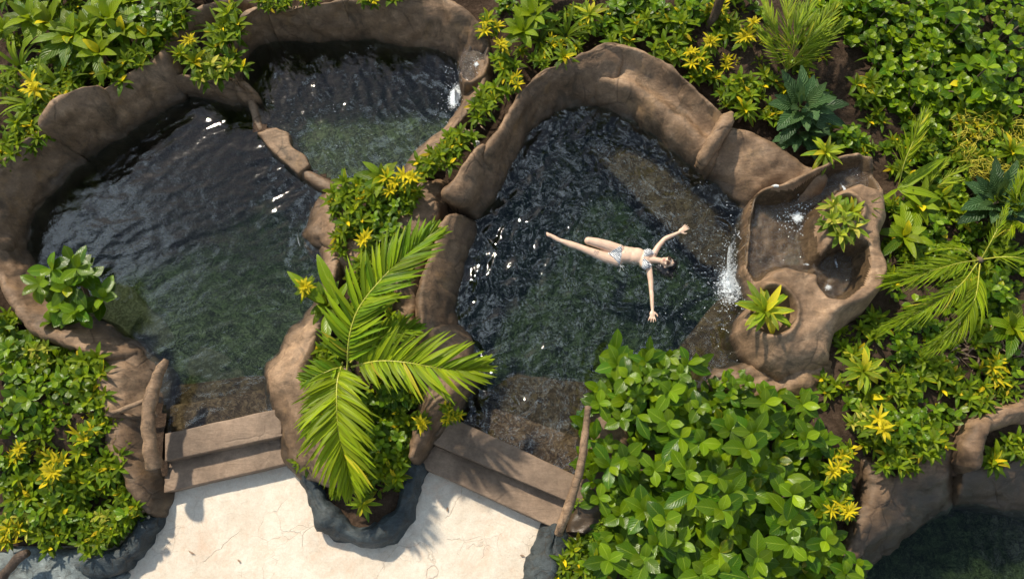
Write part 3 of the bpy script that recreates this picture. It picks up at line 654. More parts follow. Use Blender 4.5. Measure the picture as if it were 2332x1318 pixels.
# ------------------------------------------------------------------ foliage
def leaf_mat(name, young, old, edge, vein, gloss=.38, tr=.28, veins=9.0, marg=0.0, bumpk=.5):
    """tint attribute: x = young/old, y = amount of edge colour, z = brightness jitter of the leaf itself"""
    b = NB(name)
    at = b.n('ShaderNodeAttribute', attribute_name='tint').outputs['Color']
    sp = b.n('ShaderNodeSeparateColor', {'Color': at}).outputs
    uv = b.n('ShaderNodeSeparateXYZ', {'Vector': b.n('ShaderNodeUVMap').outputs[0]}).outputs
    ac = b.math('ABSOLUTE', b.math('SUBTRACT', uv[0], .5))           # 0 midrib .. .5 margin
    rnd = b.n('ShaderNodeObjectInfo').outputs['Random']
    c = b.mix(sp[0], old, young)
    c = b.mix(b.math('MULTIPLY', rnd, .35), c, tuple(v * .62 for v in old))
    em = b.n('ShaderNodeMapRange', {'Value': ac, 'From Min': .22, 'From Max': .46}).outputs[0]
    if marg < 0: em = b.n('ShaderNodeMapRange', {'Value': ac, 'From Min': .22, 'From Max': .04}).outputs[0]
    blot = b.ramp(b.noise(16, 4, .7, b.coord()), [(.35, 0.15), (.6, 1.0)])
    c = b.mix(b.math('MULTIPLY', b.math('MULTIPLY', em, sp[1]), blot), c, edge)
    c = b.mix(b.n('ShaderNodeMapRange', {'Value': sp[1], 'From Min': .78, 'From Max': .96}).outputs[0], c, edge)
    # side veins
    w = b.math('SINE', b.math('MULTIPLY', b.math('SUBTRACT', b.math('MULTIPLY', uv[1], veins), b.math('MULTIPLY', ac, 5.0)), 6.283))
    c = b.mix(b.math('MULTIPLY', b.ramp(w, [(.80, 0.0), (1.0, 1.0)]), .15), c, vein)
    mid = b.n('ShaderNodeMapRange', {'Value': ac, 'From Min': .035, 'From Max': .0}).outputs[0]
    c = b.mix(b.math('MULTIPLY', mid, .75), c, vein)
    v = b.n('ShaderNodeMapRange', {'Value': sp[2], 'To Min': .55, 'To Max': 1.32}).outputs[0]
    c = b.n('ShaderNodeHueSaturation', {'Color': c, 'Value': v}).outputs[0]
    nm = b.bump(b.math('ADD', w, b.math('MULTIPLY', b.noise(60, 3, .6, b.coord()), 1.2)), bumpk, .004)
    p = b.pbsdf(Base_Color=c, Roughness=gloss, Normal=nm); p.inputs['Specular IOR Level'].default_value = .24
    t = b.n('ShaderNodeBsdfTranslucent', {'Color': b.mix(.6, c, (.42, .52, .01), 'MIX')}).outputs[0]
    return b.done(b.n('ShaderNodeMixShader', {'Fac': tr, 1: p.outputs[0], 2: t}).outputs[0])
YEL = (.78, .56, .01)
M['croton'] = leaf_mat('croton_leaf', (.29, .365, .006), (.062, .140, .004), YEL, (.30, .34, .03))
M['croton_dark'] = leaf_mat('dark_small_leaf', (.22, .30, .008), (.052, .12, .005), YEL, (.15, .2, .03))
M['croton_pale'] = leaf_mat('pale_croton_leaf', (.34, .40, .015), (.10, .21, .012), (.75, .66, .10), (.36, .42, .10))
M['broad'] = leaf_mat('broad_leaf', (.235, .33, .006), (.046, .125, .004), (.50, .42, .012), (.32, .42, .04), gloss=.27, bumpk=.22)
M['strap'] = leaf_mat('strap_leaf', (.26, .34, .010), (.050, .13, .006), (.6, .55, .1), (.28, .38, .08), gloss=.34, veins=1)
M['greyleaf'] = leaf_mat('grey_green_leaf', (.11, .19, .055), (.042, .095, .030), (.16, .24, .08), (.15, .24, .10), gloss=.42, tr=.12, bumpk=.8)
M['palm'] = leaf_mat('palm_leaflet', (.33, .42, .007), (.088, .20, .004), (.62, .50, .04), (.40, .48, .06), gloss=.32, veins=0.5)
M['yellow'] = leaf_mat('yellow_leaf', (.72, .55, .008), (.50, .42, .010), (.9, .72, .05), (.90, .74, .05), tr=.2, veins=4)
M['lime'] = leaf_mat('lime_leaf', (.36, .44, .018), (.12, .26, .012), (.74, .62, .03), (.45, .5, .08))
def plain(name, col, rough=.6, **kw):
    b = NB(name); co = b.coord(); n = b.noise(14, 4, .6, co)
    c = b.mix(.7, col, b.ramp(n, [(.35, .6), (.65, 1.2)]), 'MULTIPLY')
    p = b.pbsdf(Base_Color=c, Roughness=rough, Normal=b.bump(n, .4, .01)); return b.done(p.outputs[0])
M['stem'] = plain('green_stem', (.12, .17, .03)); M['wood'] = plain('woody_stem', (.16, .11, .07), .8)
M['rachis'] = plain('yellow_rachis', (.42, .42, .05), .4)
M['dry'] = plain('dry_leaf', (.30, .20, .13), .8)
M['thread'] = plain('yellow_thread', (.50, .42, .02), .6)
rng = random.Random(7)
class Leaves:
    def __init__(s): s.V = []; s.F = []; s.UV = []; s.T = []
    def leaf(s, base, az, el, L, w, shape='lance', droop=.6, fold=.25, n=6, tint=(.5, 0, .5), twist=0.0, lobes=0.0, curl=0.0):
        b = Vector(base); cu, k0 = [], len(s.V)
        p = b.copy(); e = el; a = az; ds = L / n
        roll = twist
        for i in range(n + 1):
            t = i / n
            if shape == 'lance': ww = max(.06, math.sin(math.pi * min(1, (t * .96 + .02)) ** .85)) ** .8 * (1 - .05 * t)
            elif shape == 'ob': ww = max(.04, math.sin(math.pi * (t * .98 + .015) ** 1.1)) ** .92
            elif shape == 'ovate': ww = max(.06, math.sin(math.pi * (t * .96 + .03) ** .66)) ** .75
            elif shape == 'strap': ww = max(.05, min(1, 3.5 * t + .3) * (1 - t ** 3.2))
            else: ww = max(.04, math.sin(math.pi * (t * .9 + .08) ** .7))
            if lobes: ww *= 1 + lobes * (1 if i % 2 else -1)
            d = Vector((math.cos(a) * math.cos(e), math.sin(a) * math.cos(e), math.sin(e)))
            side = Vector((-math.sin(a), math.cos(a), 0))
            up = side.cross(d) * -1
            if up.z < 0 and abs(e) < 1.5: up = -up
            sd_ = side * math.cos(roll) + up * math.sin(roll)
            u2 = up * math.cos(roll) - side * math.sin(roll)
            hw = w * .5 * ww
            f = fold * hw
            wav = .10 * hw * math.sin(i * 2.3 + az * 5)
            s.V += [tuple(p + sd_ * hw + u2 * (f + wav)), tuple(p), tuple(p - sd_ * hw + u2 * (f - wav))]
            s.T += [(*tint, 1)] * 3
            p = p + d * ds; e -= droop / n * (0.5 + t); a += curl / n
        for i in range(n):
            for j in range(2):
                q = k0 + i * 3 + j
                s.F.append((q, q + 1, q + 4, q + 3))
                u0, u1 = j * .5, j * .5 + .5; v0, v1 = i / n, (i + 1) / n
                s.UV += [(u0, v0), (u1, v0), (u1, v1), (u0, v1)]
        return p
    def tube(s, a, b, r, r2=None, k=4, bend=0.0):
        a = Vector(a); b = Vector(b); r2 = r if r2 is None else r2; k0 = len(s.V)
        d = (b - a); ln = d.length; d.normalize(); up = Vector((0, 0, 1)) if abs(d.z) < .9 else Vector((1, 0, 0))
        u = d.cross(up).normalized(); w = u.cross(d)
        for i in range(4):
            t = i / 3; c = a.lerp(b, t) + w * 0 + Vector((0, 0, 1)) * bend * ln * math.sin(math.pi * t); rr = r + (r2 - r) * t
            for q in range(k):
                an = 2 * math.pi * q / k; s.V.append(tuple(c + (u * math.cos(an) + w * math.sin(an)) * rr)); s.T.append((.3, 0, .5, 1))
        for i in range(3):
            for q in range(k):
                s.F.append((k0 + i * k + q, k0 + i * k + (q + 1) % k, k0 + (i + 1) * k + (q + 1) % k, k0 + (i + 1) * k + q))
                s.UV += [(0, 0)] * 4
    def mesh(s, name, mat):
        me = bpy.data.meshes.new(name); me.from_pydata(s.V, [], s.F)
        ul = me.uv_layers.new(name='UVMap'); ul.data.foreach_set('uv', np.array(s.UV, dtype=np.float32).ravel())
        at = me.attributes.new('tint', 'FLOAT_COLOR', 'POINT'); at.data.foreach_set('color', np.array(s.T, dtype=np.float32).ravel())
        me.polygons.foreach_set('use_smooth', [True] * len(me.polygons)); me.materials.append(mat); me.update(); return me
def rosette(L, c, n, ln, w, shape, el0=.2, el1=1.1, droop=.9, young=.5, ytip=0.0, tilt=(0, 0), n_seg=6, fold=.25, lobes=0, jit=.25, petiole=0.0):
    """leaves round a centre: low and long outside, upright and short inside"""
    ph = rng.uniform(0, 6.28)
    for i in range(n):
        t = i / max(1, n - 1)
        az = ph + i * 2.39996 + rng.uniform(-jit, jit)
        el = el0 + (el1 - el0) * t ** 1.3 + rng.uniform(-.12, .12)
        el += tilt[0] * math.cos(az) + tilt[1] * math.sin(az)
        le = ln * (1.0 - .35 * t) * rng.uniform(.72, 1.18)
        y = min(1, max(0, young * (.2 + 1.0 * t) + rng.uniform(-.32, .32)))
        ed = 0.0
        if rng.random() < ytip: ed = rng.uniform(.5, 1.0)
        b = Vector(c)
        if petiole:
            q = b + Vector((math.cos(az) * math.cos(el), math.sin(az) * math.cos(el), math.sin(el))) * petiole * ln
            b = q
        L.leaf(b, az, el, le, w * rng.uniform(.85, 1.15) * (1 - .25 * t), shape, droop * rng.uniform(.6, 1.3), fold, n_seg, (y, ed, rng.random()), rng.uniform(-.35, .35), lobes, rng.uniform(-.3, .3))
KIND = {}
def kind(name, builders, label_words, cat, radius, height):
    KIND[name] = dict(var=builders, words=label_words, cat=cat, r=radius, h=height)
def make_variants(n, fn):
    out = []
    for _ in range(n): out.append(fn())
    return out
def v_croton(mat, nst=(4, 7), ln=.19, w=.06, spread=.20, yel=.15, hh=.30, shape='lance', nl=(8, 12), young=.6, ycen=0.0):
    def f():
        L = Leaves(); St = Leaves(); Y = Leaves()
        ns = rng.randint(*nst)
        for k in range(ns):
            r = spread * math.sqrt((k + .2) / ns); a = k * 2.4 + rng.uniform(-.3, .3)
            c = Vector((math.cos(a) * r, math.sin(a) * r, hh * rng.uniform(.75, 1.1) - r * .35))
            St.tube((c.x * .2, c.y * .2, -.15), c, .010, .007)
            rosette(L, c, rng.randint(*nl), ln * rng.uniform(.8, 1.15), w, shape, -.05, 1.1, .7, young, yel, (c.x * .8, c.y * .8))
            for q in range(4):
                cc = Vector((c.x * .6, c.y * .6, 0)).lerp(c, .35 + .15 * q); a2 = rng.uniform(0, 6.28)
                L.leaf(cc, a2, .1, ln * .8, w, shape, .6, .2, 5, (.15, 0, rng.random() * .6), 0)
            if rng.random() < ycen:
                for q in range(rng.randint(6, 9)):
                    Y.leaf(c + Vector((0, 0, .02)), q * .8 + rng.uniform(-.2, .2), rng.uniform(.25, .9), ln * rng.uniform(.6, .9), w * .55, 'lance', .7, .2, 5, (rng.random(), 0, rng.uniform(.3, .9)))
        r = [('foliage', L.mesh('foliage', mat)), ('stem', St.mesh('stem', M['wood']))]
        if Y.V: r.append(('yellow_leaves', Y.mesh('yellow_leaves', M['yellow'])))
        return r
    return f
def v_single(mat, n=(18, 24), ln=.30, w=.065, shape='lance', yel=.3, hh=.18, young=.6, droop=1.0, el=(-.05, 1.2), fold=.3, lobes=0, petiole=0.0, seg=7):
    def f():
        L = Leaves(); St = Leaves()
        rosette(L, (0, 0, hh), rng.randint(*n), ln, w, shape, el[0], el[1], droop, young, yel, (0, 0), seg, fold, lobes, .25, petiole)
        if petiole:
            pass
        St.tube((0, 0, -.2), (0, 0, hh + .02), .018, .014, 6)
        return [('foliage', L.mesh('foliage', mat)), ('stem', St.mesh('stem', M['wood']))]
    return f
def v_strap():
    L = Leaves(); St = Leaves()
    for i in range(rng.randint(16, 22)):
        az = i * 2.4 + rng.uniform(-.3, .3)
        L.leaf((math.cos(az) * .03, math.sin(az) * .03, .04), az, rng.uniform(.5, 1.3), rng.uniform(.35, .60), .05, 'strap', rng.uniform(1.0, 1.9), .35, 9, (rng.uniform(.2, 1), .15 * (rng.random() < .3), rng.random()), rng.uniform(-.3, .3), 0, rng.uniform(-.5, .5))
    St.tube((0, 0, -.1), (0, 0, .08), .04, .03, 6)
    return [('foliage', L.mesh('foliage', M['strap'])), ('stem', St.mesh('stem', M['stem']))]
def v_bush(nc=10, R_=.36, hh=.45, ln=.20, w=.11, mat='broad', nl=(5, 8), dome=.5, young=.55, yel=.04, el0=-.05):
    def f():
        L = Leaves(); St = Leaves()
        for k in range(nc):
            r = R_ * math.sqrt((k + .3) / nc); a = k * 2.4 + rng.uniform(-.35, .35)
            c = Vector((math.cos(a) * r, math.sin(a) * r, hh + rng.uniform(-.26, .08) * hh / .5 - dome * r * r / max(R_, .1)))
            St.tube((c.x * .25, c.y * .25, -.1), c, .012, .008, 5)
            rosette(L, c, rng.randint(*nl), ln * rng.uniform(.8, 1.15), w, 'ob', el0, .85, .55, young, yel, (c.x * .5, c.y * .5), 6, .18)
            for q in range(4):
                cc = Vector((c.x * .7, c.y * .7, 0)).lerp(c, .30 + .12 * q); a2 = rng.uniform(0, 6.28)
                L.leaf(cc, a2, .05, ln * .9, w, 'ob', .5, .15, 5, (.12, 0, rng.random() * .5), 0)
        return [('foliage', L.mesh('foliage', M[mat])), ('stem', St.mesh('stem', M['wood']))]
    return f
def v_yellow():
    L = Leaves(); St = Leaves(); Y = Leaves()
    rosette(L, (0, 0, .20), 14, .20, .06, 'lance', -.2, .6, .8, .6, .1)
    for k in range(3):
        c = Vector((rng.uniform(-.05, .05), rng.uniform(-.05, .05), .28))
        for q in range(8):
            Y.leaf(c, q * .79 + rng.uniform(-.25, .25), rng.uniform(.0, 1.1), rng.uniform(.07, .16), .030, 'lance', .8, .2, 5, (rng.random(), 0, rng.uniform(.4, .9)), 0, .12)
    St.tube((0, 0, -.1), (0, 0, .28), .012, .009)
    return [('foliage', L.mesh('foliage', M['croton'])), ('yellow_leaves', Y.mesh('yellow_leaves', M['yellow'])), ('stem', St.mesh('stem', M['wood']))]
kind('croton', make_variants(4, v_croton(M['croton'], (4, 7), .23, .066, .22, .12)), 'bushy narrow leafed shrub', 'shrub', .36, .32)
kind('croton_yellow', make_variants(4, v_croton(M['croton'], (4, 6), .21, .062, .21, .2, ycen=.6)), 'yellow tipped green shrub', 'shrub', .34, .32)
kind('croton_pale', make_variants(3, v_croton(M['croton_pale'], (5, 7), .20, .06, .20, .55, young=.8)), 'cream edged pale shrub', 'shrub', .32, .32)
kind('rosette', make_variants(3, v_single(M['croton'], (20, 26), .27, .07, yel=.25)), 'pointed green rosette', 'rosette plant', .28, .25)
kind('lime_rosette', make_variants(3, v_single(M['lime'], (20, 26), .30, .07, yel=.6, young=.8)), 'lime striped rosette', 'rosette plant', .30, .28)
kind('strap', make_variants(3, v_strap) if False else [v_strap() for _ in range(3)], 'arching strap leaf clump', 'lily clump', .42, .30)
kind('bush', make_variants(3, v_bush(9, .30, .34, .19, .10)), 'glossy oval leafed bush', 'shrub', .40, .34)
kind('bigbush', make_variants(3, v_bush(10, .44, .72, .32, .155, nl=(4, 7), dome=1.1, yel=.03, el0=.12)), 'dense big leafed bush', 'bush', .60, .75)
kind('grey', make_variants(2, v_single(M['greyleaf'], (24, 28), .40, .17, 'ovate', 0, .22, .4, .5, (.1, 1.2), .2, .10, .25, 9)), 'grey green rough plant', 'shrub', .5, .35)
kind('lance', make_variants(3, v_single(M['croton'], (12, 16), .46, .15, 'lance', .03, .18, .75, .9, (.1, 1.1), .22)), 'broad pointed leaf plant', 'leafy plant', .38, .3)
kind('yellow', [v_yellow() for _ in range(4)], 'bright yellow leaf burst', 'yellow plant', .22, .3)
kind('vine', make_variants(3, v_bush(16, .46, .30, .13, .11, nl=(4, 7), dome=.2, young=.9, yel=.02)), 'round leafed green mound', 'shrub', .5, .3)
PLANTS = []     # (object, kind, px, py, size)
def plant(k, px, py, sc=1.0, z0=.2, lab=None, rz=None, par=None, name=None):
    K = KIND[k]; var = rng.choice(K['var'])
    if px < 560 and py < 380: z0 += .22
    elif py < 25 and px < 1000: z0 += .25
    elif 900 < px < 1340 and py < 420: z0 += .10
    zc = z0 + K['h'] * sc
    p = P(px, py, zc)
    nm = name or {'bush': 'leafy_bush', 'bigbush': 'leafy_bush', 'croton': 'shrub', 'croton_yellow': 'shrub', 'croton_pale': 'shrub', 'rosette': 'rosette_plant', 'lime_rosette': 'rosette_plant', 'strap': 'lily_clump', 'grey': 'broadleaf_plant', 'lance': 'broadleaf_plant', 'yellow': 'yellow_plant', 'vine': 'mounding_plant'}[k]
    e = empty(nm, (p.x, p.y, z0), rng.uniform(0, 6.28) if rz is None else rz, sc)
    for (pn, me) in var:
        o = bpy.data.objects.new(pn, me); C.objects.link(o); o.parent = e
    e['category'] = K['cat']
    PLANTS.append([e, k, px, py, sc, lab])
    return e
# ------------------------------------------------------------------ planting plan: (kind, px, py, scale, base height)
PL = [
# upper left bed
('strap', 60, 210, 1.1, .25), ('bush', 1950, -30, .9, .5), ('vine', 2060, -35, .9, .5), ('bush', 2170, -30, 1.0, .5), ('vine', 2290, -30, .9, .5), ('lance', 130, -30, .9, .2), ('croton', 250, -25, .9, .2), ('croton', 20, -20, .8, .2), ('croton', 360, -20, .8, .2), ('croton', 1240, -30, .9, .4), ('bush', 1450, -25, .8, .4), ('croton', 1680, -25, .9, .4), ('lance', 60, 30, 1.0, .3), ('lance', 190, 60, 1.1, .3), ('lance', 330, 70, .8, .3), ('croton', 300, 120, .8, .25), ('vine', 1930, 10, .9, .4), ('bush', 2000, -5, .9, .45), ('croton', 1870, 60, .8, .35), ('strap', 20, 130, 1.0, .25), ('lance', 150, 70, 1.15, .3), ('lance', 215, 105, 1.1, .3), ('lance', 100, 40, 1.0, .3), ('strap', 110, 170, 1.0, .25),
('lance', 270, 60, .95, .3), ('bush', 330, 40, .9, .3), ('lance', 235, 30, 1.1, .3), ('croton', 250, 155, .9, .25), ('croton', 375, 60, .7, .25), ('croton', 400, 15, .8, .25), ('bush', 180, 130, .8, .2),
('yellow', 75, 195, 1.25, .3), ('croton_yellow', 120, 215, .8, .25), ('croton', 40, 270, .95, .25), ('croton', 10, 340, .8, .25), ('croton', 75, 310, .7, .25), ('croton', 160, 190, .6, .25), ('lance', 5, 60, .8, .2),
# top strip
('croton', 500, 70, 1.0, .15), ('rosette', 440, 135, 1.1, .15), ('croton_pale', 475, 150, 1.05, .1), ('yellow', 430, 90, .8, .35), ('croton', 520, 135, .85, .1), ('rosette', 410, 118, .7, .25), ('croton', 522, 30, 1.0, .2), ('strap', 500, 55, .8, .15),
('croton', 600, 0, .6, .4), ('croton_yellow', 700, -12, .6, .4), ('croton_yellow', 840, -10, .6, .4), ('croton', 640, -8, .6, .4), ('croton', 900, -18, .6, .4),
# bed right of the upper pool
('croton_yellow', 1115, 45, .85, .35), ('yellow', 1145, 100, .9, .45), ('croton', 1150, 135, .75, .35), ('croton_yellow', 1165, 175, .65, .35), ('croton', 1130, 200, .75, .3), ('croton', 1095, 235, .8, .3), ('rosette', 1060, 245, .0001, .3),
('croton', 1050, 305, .8, .25), ('croton', 1005, 345, .8, .25), ('croton', 1025, 325, .7, .25), ('croton', 975, 375, .75, .25), ('yellow', 930, 400, 1.05, .3), ('lance', 1190, 60, .9, .35), ('strap', 1230, 70, .9, .3), ('lance', 1215, 25, .9, .35),
('rosette', 1285, 125, .9, .3), ('strap', 1290, 60, .8, .3), ('lime_rosette', 1345, 25, .95, .35), ('croton', 1230, 130, .6, .3),
('croton', 1425, 70, .9, .3), ('croton', 1470, 40, .9, .35), ('bush', 1400, 20, .8, .3), ('croton', 1520, 105, .85, .3), ('croton', 1545, 45, .9, .35), ('bush', 1500, 15, .8, .35), ('croton_yellow', 1600, 130, .85, .3), ('yellow', 1620, 95, 1.0, .35),
('yellow', 1575, 115, .8, .35), ('croton', 1595, 165, .7, .25), ('yellow', 1700, 80, 1.1, .4), ('yellow', 1715, 50, .9, .4), ('croton', 1660, 60, .8, .35), ('croton_yellow', 1640, 20, .8, .4), ('bush', 1570, 5, .8, .4),
# right of the seat wall
('croton', 1690, 190, .85, .3), ('rosette', 1700, 245, .95, .3), ('croton', 1660, 215, .6, .25), ('grey', 1835, 235, 1.15, .3), ('grey', 1830, 290, .9, .2), ('lime_rosette', 1885, 340, 1.0, .4), ('croton', 1985, 200, .9, .3), ('croton', 1750, 170, .7, .3),
('croton', 1830, 145, .7, .3), ('bush', 1940, 310, .7, .3), ('croton', 1975, 330, .6, .3),
# upper right slope
('vine', 1990, 40, 1.0, .4), ('vine', 2100, 60, 1.0, .45), ('bush', 2200, 40, 1.2, .5), ('vine', 2290, 70, 1.1, .5), ('vine', 2060, 130, 1.0, .4), ('vine', 2150, 150, 1.05, .45), ('bush', 2250, 150, 1.2, .45), ('vine', 2320, 180, 1.1, .4), ('vine', 2040, 190, .8, .3),
('vine', 2100, 230, .9, .35), ('croton', 2200, 250, 1.0, .3), ('croton', 2280, 260, .9, .3), ('bush', 2140, 90, .9, .45), ('bush', 1900, 20, .8, .35), ('strap', 2010, 110, .8, .35), ('vine', 2240, 210, .9, .3), ('croton_yellow', 2230, 290, .7, .3),
('rosette', 2310, 340, 1.1, .3), ('croton', 2100, 330, .7, .25), ('grey', 2285, 450, 1.15, .3), ('croton', 2200, 360, .7, .25), ('vine', 2160, 300, .7, .25),
# right of the waterfall
('lance', 2100, 460, .95, .3), ('lance', 2070, 530, 1.0, .3), ('bush', 2120, 505, .8, .25), ('lance', 2150, 440, .7, .3), ('croton', 2035, 460, .6, .3), ('croton', 2030, 555, .6, .2), ('croton', 2190, 480, .8, .25),
('croton', 2290, 560, .8, .25), ('bush', 2290, 660, .9, .25), ('bush', 2220, 690, .6, .2), ('lance', 2320, 740, 1.0, .25), ('croton', 2040, 620, .7, .2),
('croton_pale', 1920, 495, .01, .5),
# below the waterfall
('croton', 2000, 740, .85, .2), ('croton', 1950, 800, .8, .2), ('lime_rosette', 1975, 840, 1.15, .25), ('bush', 2060, 790, .7, .2), ('croton', 2130, 830, .9, .2), ('croton', 2180, 870, .8, .2), ('bush', 2100, 730, .7, .2), ('croton_yellow', 2270, 840, .85, .2),
('croton', 2050, 880, .8, .2), ('lance', 1990, 900, .7, .2), ('yellow', 2010, 965, 1.25, .35), ('croton_pale', 1965, 960, .7, .25), ('bush', 2060, 960, .75, .25), ('croton', 2110, 1010, .8, .25), ('croton', 2040, 1040, .75, .25), ('croton', 2075, 1060, .5, .2), ('croton', 2230, 900, .8, .2), ('croton', 2300, 880, .6, .2),
('rosette', 2265, 1050, .85, .0), ('croton', 2325, 1010, .7, .05), ('lance', 2275, 1040, .6, .02), ('croton', 2240, 760, .7, .2), ('bush', 2150, 760, .6, .2), ('lance', 2200, 640, .6, .2), ('croton', 1900, 880, .7, .15), ('croton', 1930, 760, .6, .15), ('yellow', 1905, 1070, .9, .3), ('croton_yellow', 1925, 1040, .7, .25), ('croton_yellow', 1920, 1150, .7, .25), ('yellow', 1935, 1165, .8, .3),
# planting behind the central palm
('croton', 790, 430, .9, .25), ('lance', 870, 400, .8, .3), ('croton', 760, 460, .6, .25), ('croton', 840, 440, .8, .3), ('croton', 810, 480, .8, .3), ('bush', 860, 500, .6, .25), ('bush', 905, 470, .6, .25), ('croton_yellow', 900, 420, .8, .3), ('croton', 780, 520, .7, .2), ('croton', 930, 440, .6, .25),
('yellow', 830, 545, .9, .35), ('bush', 890, 530, .6, .25), ('croton', 845, 590, .8, .25), ('croton', 900, 610, .8, .2), ('croton', 770, 560, .5, .2), ('croton', 860, 680, .8, .2), ('croton', 800, 720, .8, .2), ('lance', 740, 690, .7, .3),
('yellow', 695, 650, 1.0, .45), ('bush', 870, 800, .8, .2), ('croton', 900, 740, .7, .2), ('croton', 740, 800, .7, .15), ('bush', 890, 900, .7, .15), ('croton', 920, 960, .7, .1), ('bush', 900, 1000, .8, .05), ('croton', 880, 1060, .8, .0), ('croton', 740, 1020, .7, .0), ('croton', 700, 1050, .7, -.02), ('bush', 800, 900, .8, .15), ('croton', 760, 950, .8, .1), ('croton', 720, 870, .6, .15),
('bush', 780, 1000, .8, .0), ('bush', 850, 990, .8, .0), ('croton', 820, 1070, .6, -.05),
('lime_rosette', 825, 1145, .75, -.10), ('rosette', 900, 1080, .8, -.05), ('croton', 770, 1105, .5, -.08), ('yellow', 960, 960, .9, .25), ('croton_yellow', 1025, 940, .55, .35), ('croton', 940, 900, .5, .2),
# plants on the waterfall rock
('lime_rosette', 1750, 700, 1.4, .40), ('croton_pale', 1925, 492, 1.15, .62), ('lime_rosette', 1945, 478, .9, .62), ('strap', 1965, 465, .55, .62),
# left wall bush and lower left bed
('bush', 128, 645, 1.5, .22), ('bush', 15, 790, 1.0, .05), ('croton_pale', 80, 800, .8, .1), ('croton', 190, 830, .95, .1), ('bush', 40, 860, .9, .05), ('bush', 40, 920, 1.1, .05), ('bush', 130, 880, .8, .05), ('croton', 210, 900, .8, .1),
('croton_yellow', 180, 1000, .9, .05), ('croton_yellow', 110, 1060, .9, .0), ('croton_yellow', 40, 1020, .85, .0), ('croton', 230, 960, .6, .1), ('croton', 250, 1060, .8, .0), ('croton', 180, 1090, .8, -.05), ('croton', 40, 1110, .85, -.05), ('croton', 110, 1150, .85, -.08),
('croton_pale', 240, 1180, .7, -.08), ('croton', 200, 1230, .7, -.10), ('croton_pale', 40, 1180, .8, -.08), ('croton', 100, 1220, .7, -.10), ('bush', 10, 1060, .8, .0), ('croton', 280, 1120, .6, -.05), ('yellow', 120, 1075, .9, .15), ('yellow', 45, 1020, .8, .15), ('croton', 150, 940, .8, .05), ('croton', 90, 985, .8, .05), ('croton', 265, 1010, .5, .05), ('croton', 10, 730, .6, .1), ('croton', 130, 1215, .6, -.1),
# right bush fringe
('croton', 1310, 1260, .7, -.05), ('croton', 1360, 1300, .8, -.05), ('croton', 1290, 1300, .6, -.08),
]
BB = [(1440, 850, .95, -.05), (1540, 850, .8, -.05), (1410, 940, .85, -.1), (1530, 945, 1.0, -.05), (1650, 985, .95, -.05), (1740, 905, .85, -.05), (1830, 910, .85, -.05), (1440, 1050, .95, -.15), (1580, 1060, 1.05, -.05), (1720, 1030, 1.1, -.05), (1840, 1010, .9, -.05),
      (1410, 1160, .85, -.2), (1520, 1170, 1.05, -.1), (1660, 1170, 1.1, -.05), (1790, 1130, 1.05, -.05), (1455, 1270, 1.05, -.15), (1600, 1290, 1.05, -.1), (1750, 1270, 1.1, -.1), (1870, 1220, .9, -.15), (1915, 1310, .8, -.15), (1365, 1265, .6, -.2), (1680, 880, .55, .1), (1475, 858, .75, .0), (1385, 1020, .7, -.15), (1380, 1110, .65, -.2), (1900, 1100, .7, -.1), (1600, 920, .8, .0), (1640, 1100, .9, .0)]
for a in PL:
    if a[3] > .05: plant(*a)
for a in BB: plant('bigbush', *a)
# seedlings filling the beds between the shrubs
BEDS = [([(-60, -60), (470, -60), (420, 60), (380, 110), (225, 205), (105, 285), (0, 360)], .22, 26, ['croton', 'croton', 'lance', 'bush']),
        ([(1120, -60), (1900, -60), (1900, 300), (1840, 350), (1700, 280), (1560, 130), (1400, 90), (1200, 150), (1150, 200)], .25, 58, ['croton', 'croton', 'croton_yellow', 'bush', 'rosette', 'croton']),
        ([(1900, -60), (2400, -60), (2400, 620), (2080, 640), (2030, 540), (2040, 400), (1960, 320)], .25, 70, ['croton', 'vine', 'bush', 'croton', 'vine']),
        ([(2040, 640), (2332, 640), (2332, 890), (2180, 930), (2140, 1040), (1960, 1060), (1920, 860)], .12, 32, ['croton', 'bush', 'croton', 'vine']),
        ([(0, 720), (60, 760), (220, 800), (240, 1000), (300, 1180), (240, 1240), (0, 1220)], -.05, 26, ['croton', 'croton', 'bush', 'croton_yellow']),
        ([(780, 430), (940, 420), (900, 700), (900, 900), (940, 1050), (880, 1130), (740, 1100), (720, 900), (800, 700)], .05, 16, ['croton', 'bush', 'croton'])]
for pl, z0, n, ks in BEDS:
    xs = [p[0] for p in pl]; ys = [p[1] for p in pl]; got = []; tries = 0
    while len(got) < n and tries < 900:
        tries += 1; x = rng.uniform(min(xs), max(xs)); y = rng.uniform(min(ys), max(ys))
        if sdist(np.array([x]), np.array([y]), pl)[0] < 12: continue
        if any(math.hypot(x - q[0], y - q[1]) < 46 for q in got): continue
        if 1880 < x < 2020 and 60 < y < 190: continue
        if x < 60 and y < 60: continue
        if min(math.hypot(x - a[2], y - a[3]) for a in PLANTS) < 34: continue
        got.append((x, y)); plant(rng.choice(ks), x, y, rng.uniform(.45, .75), z0)
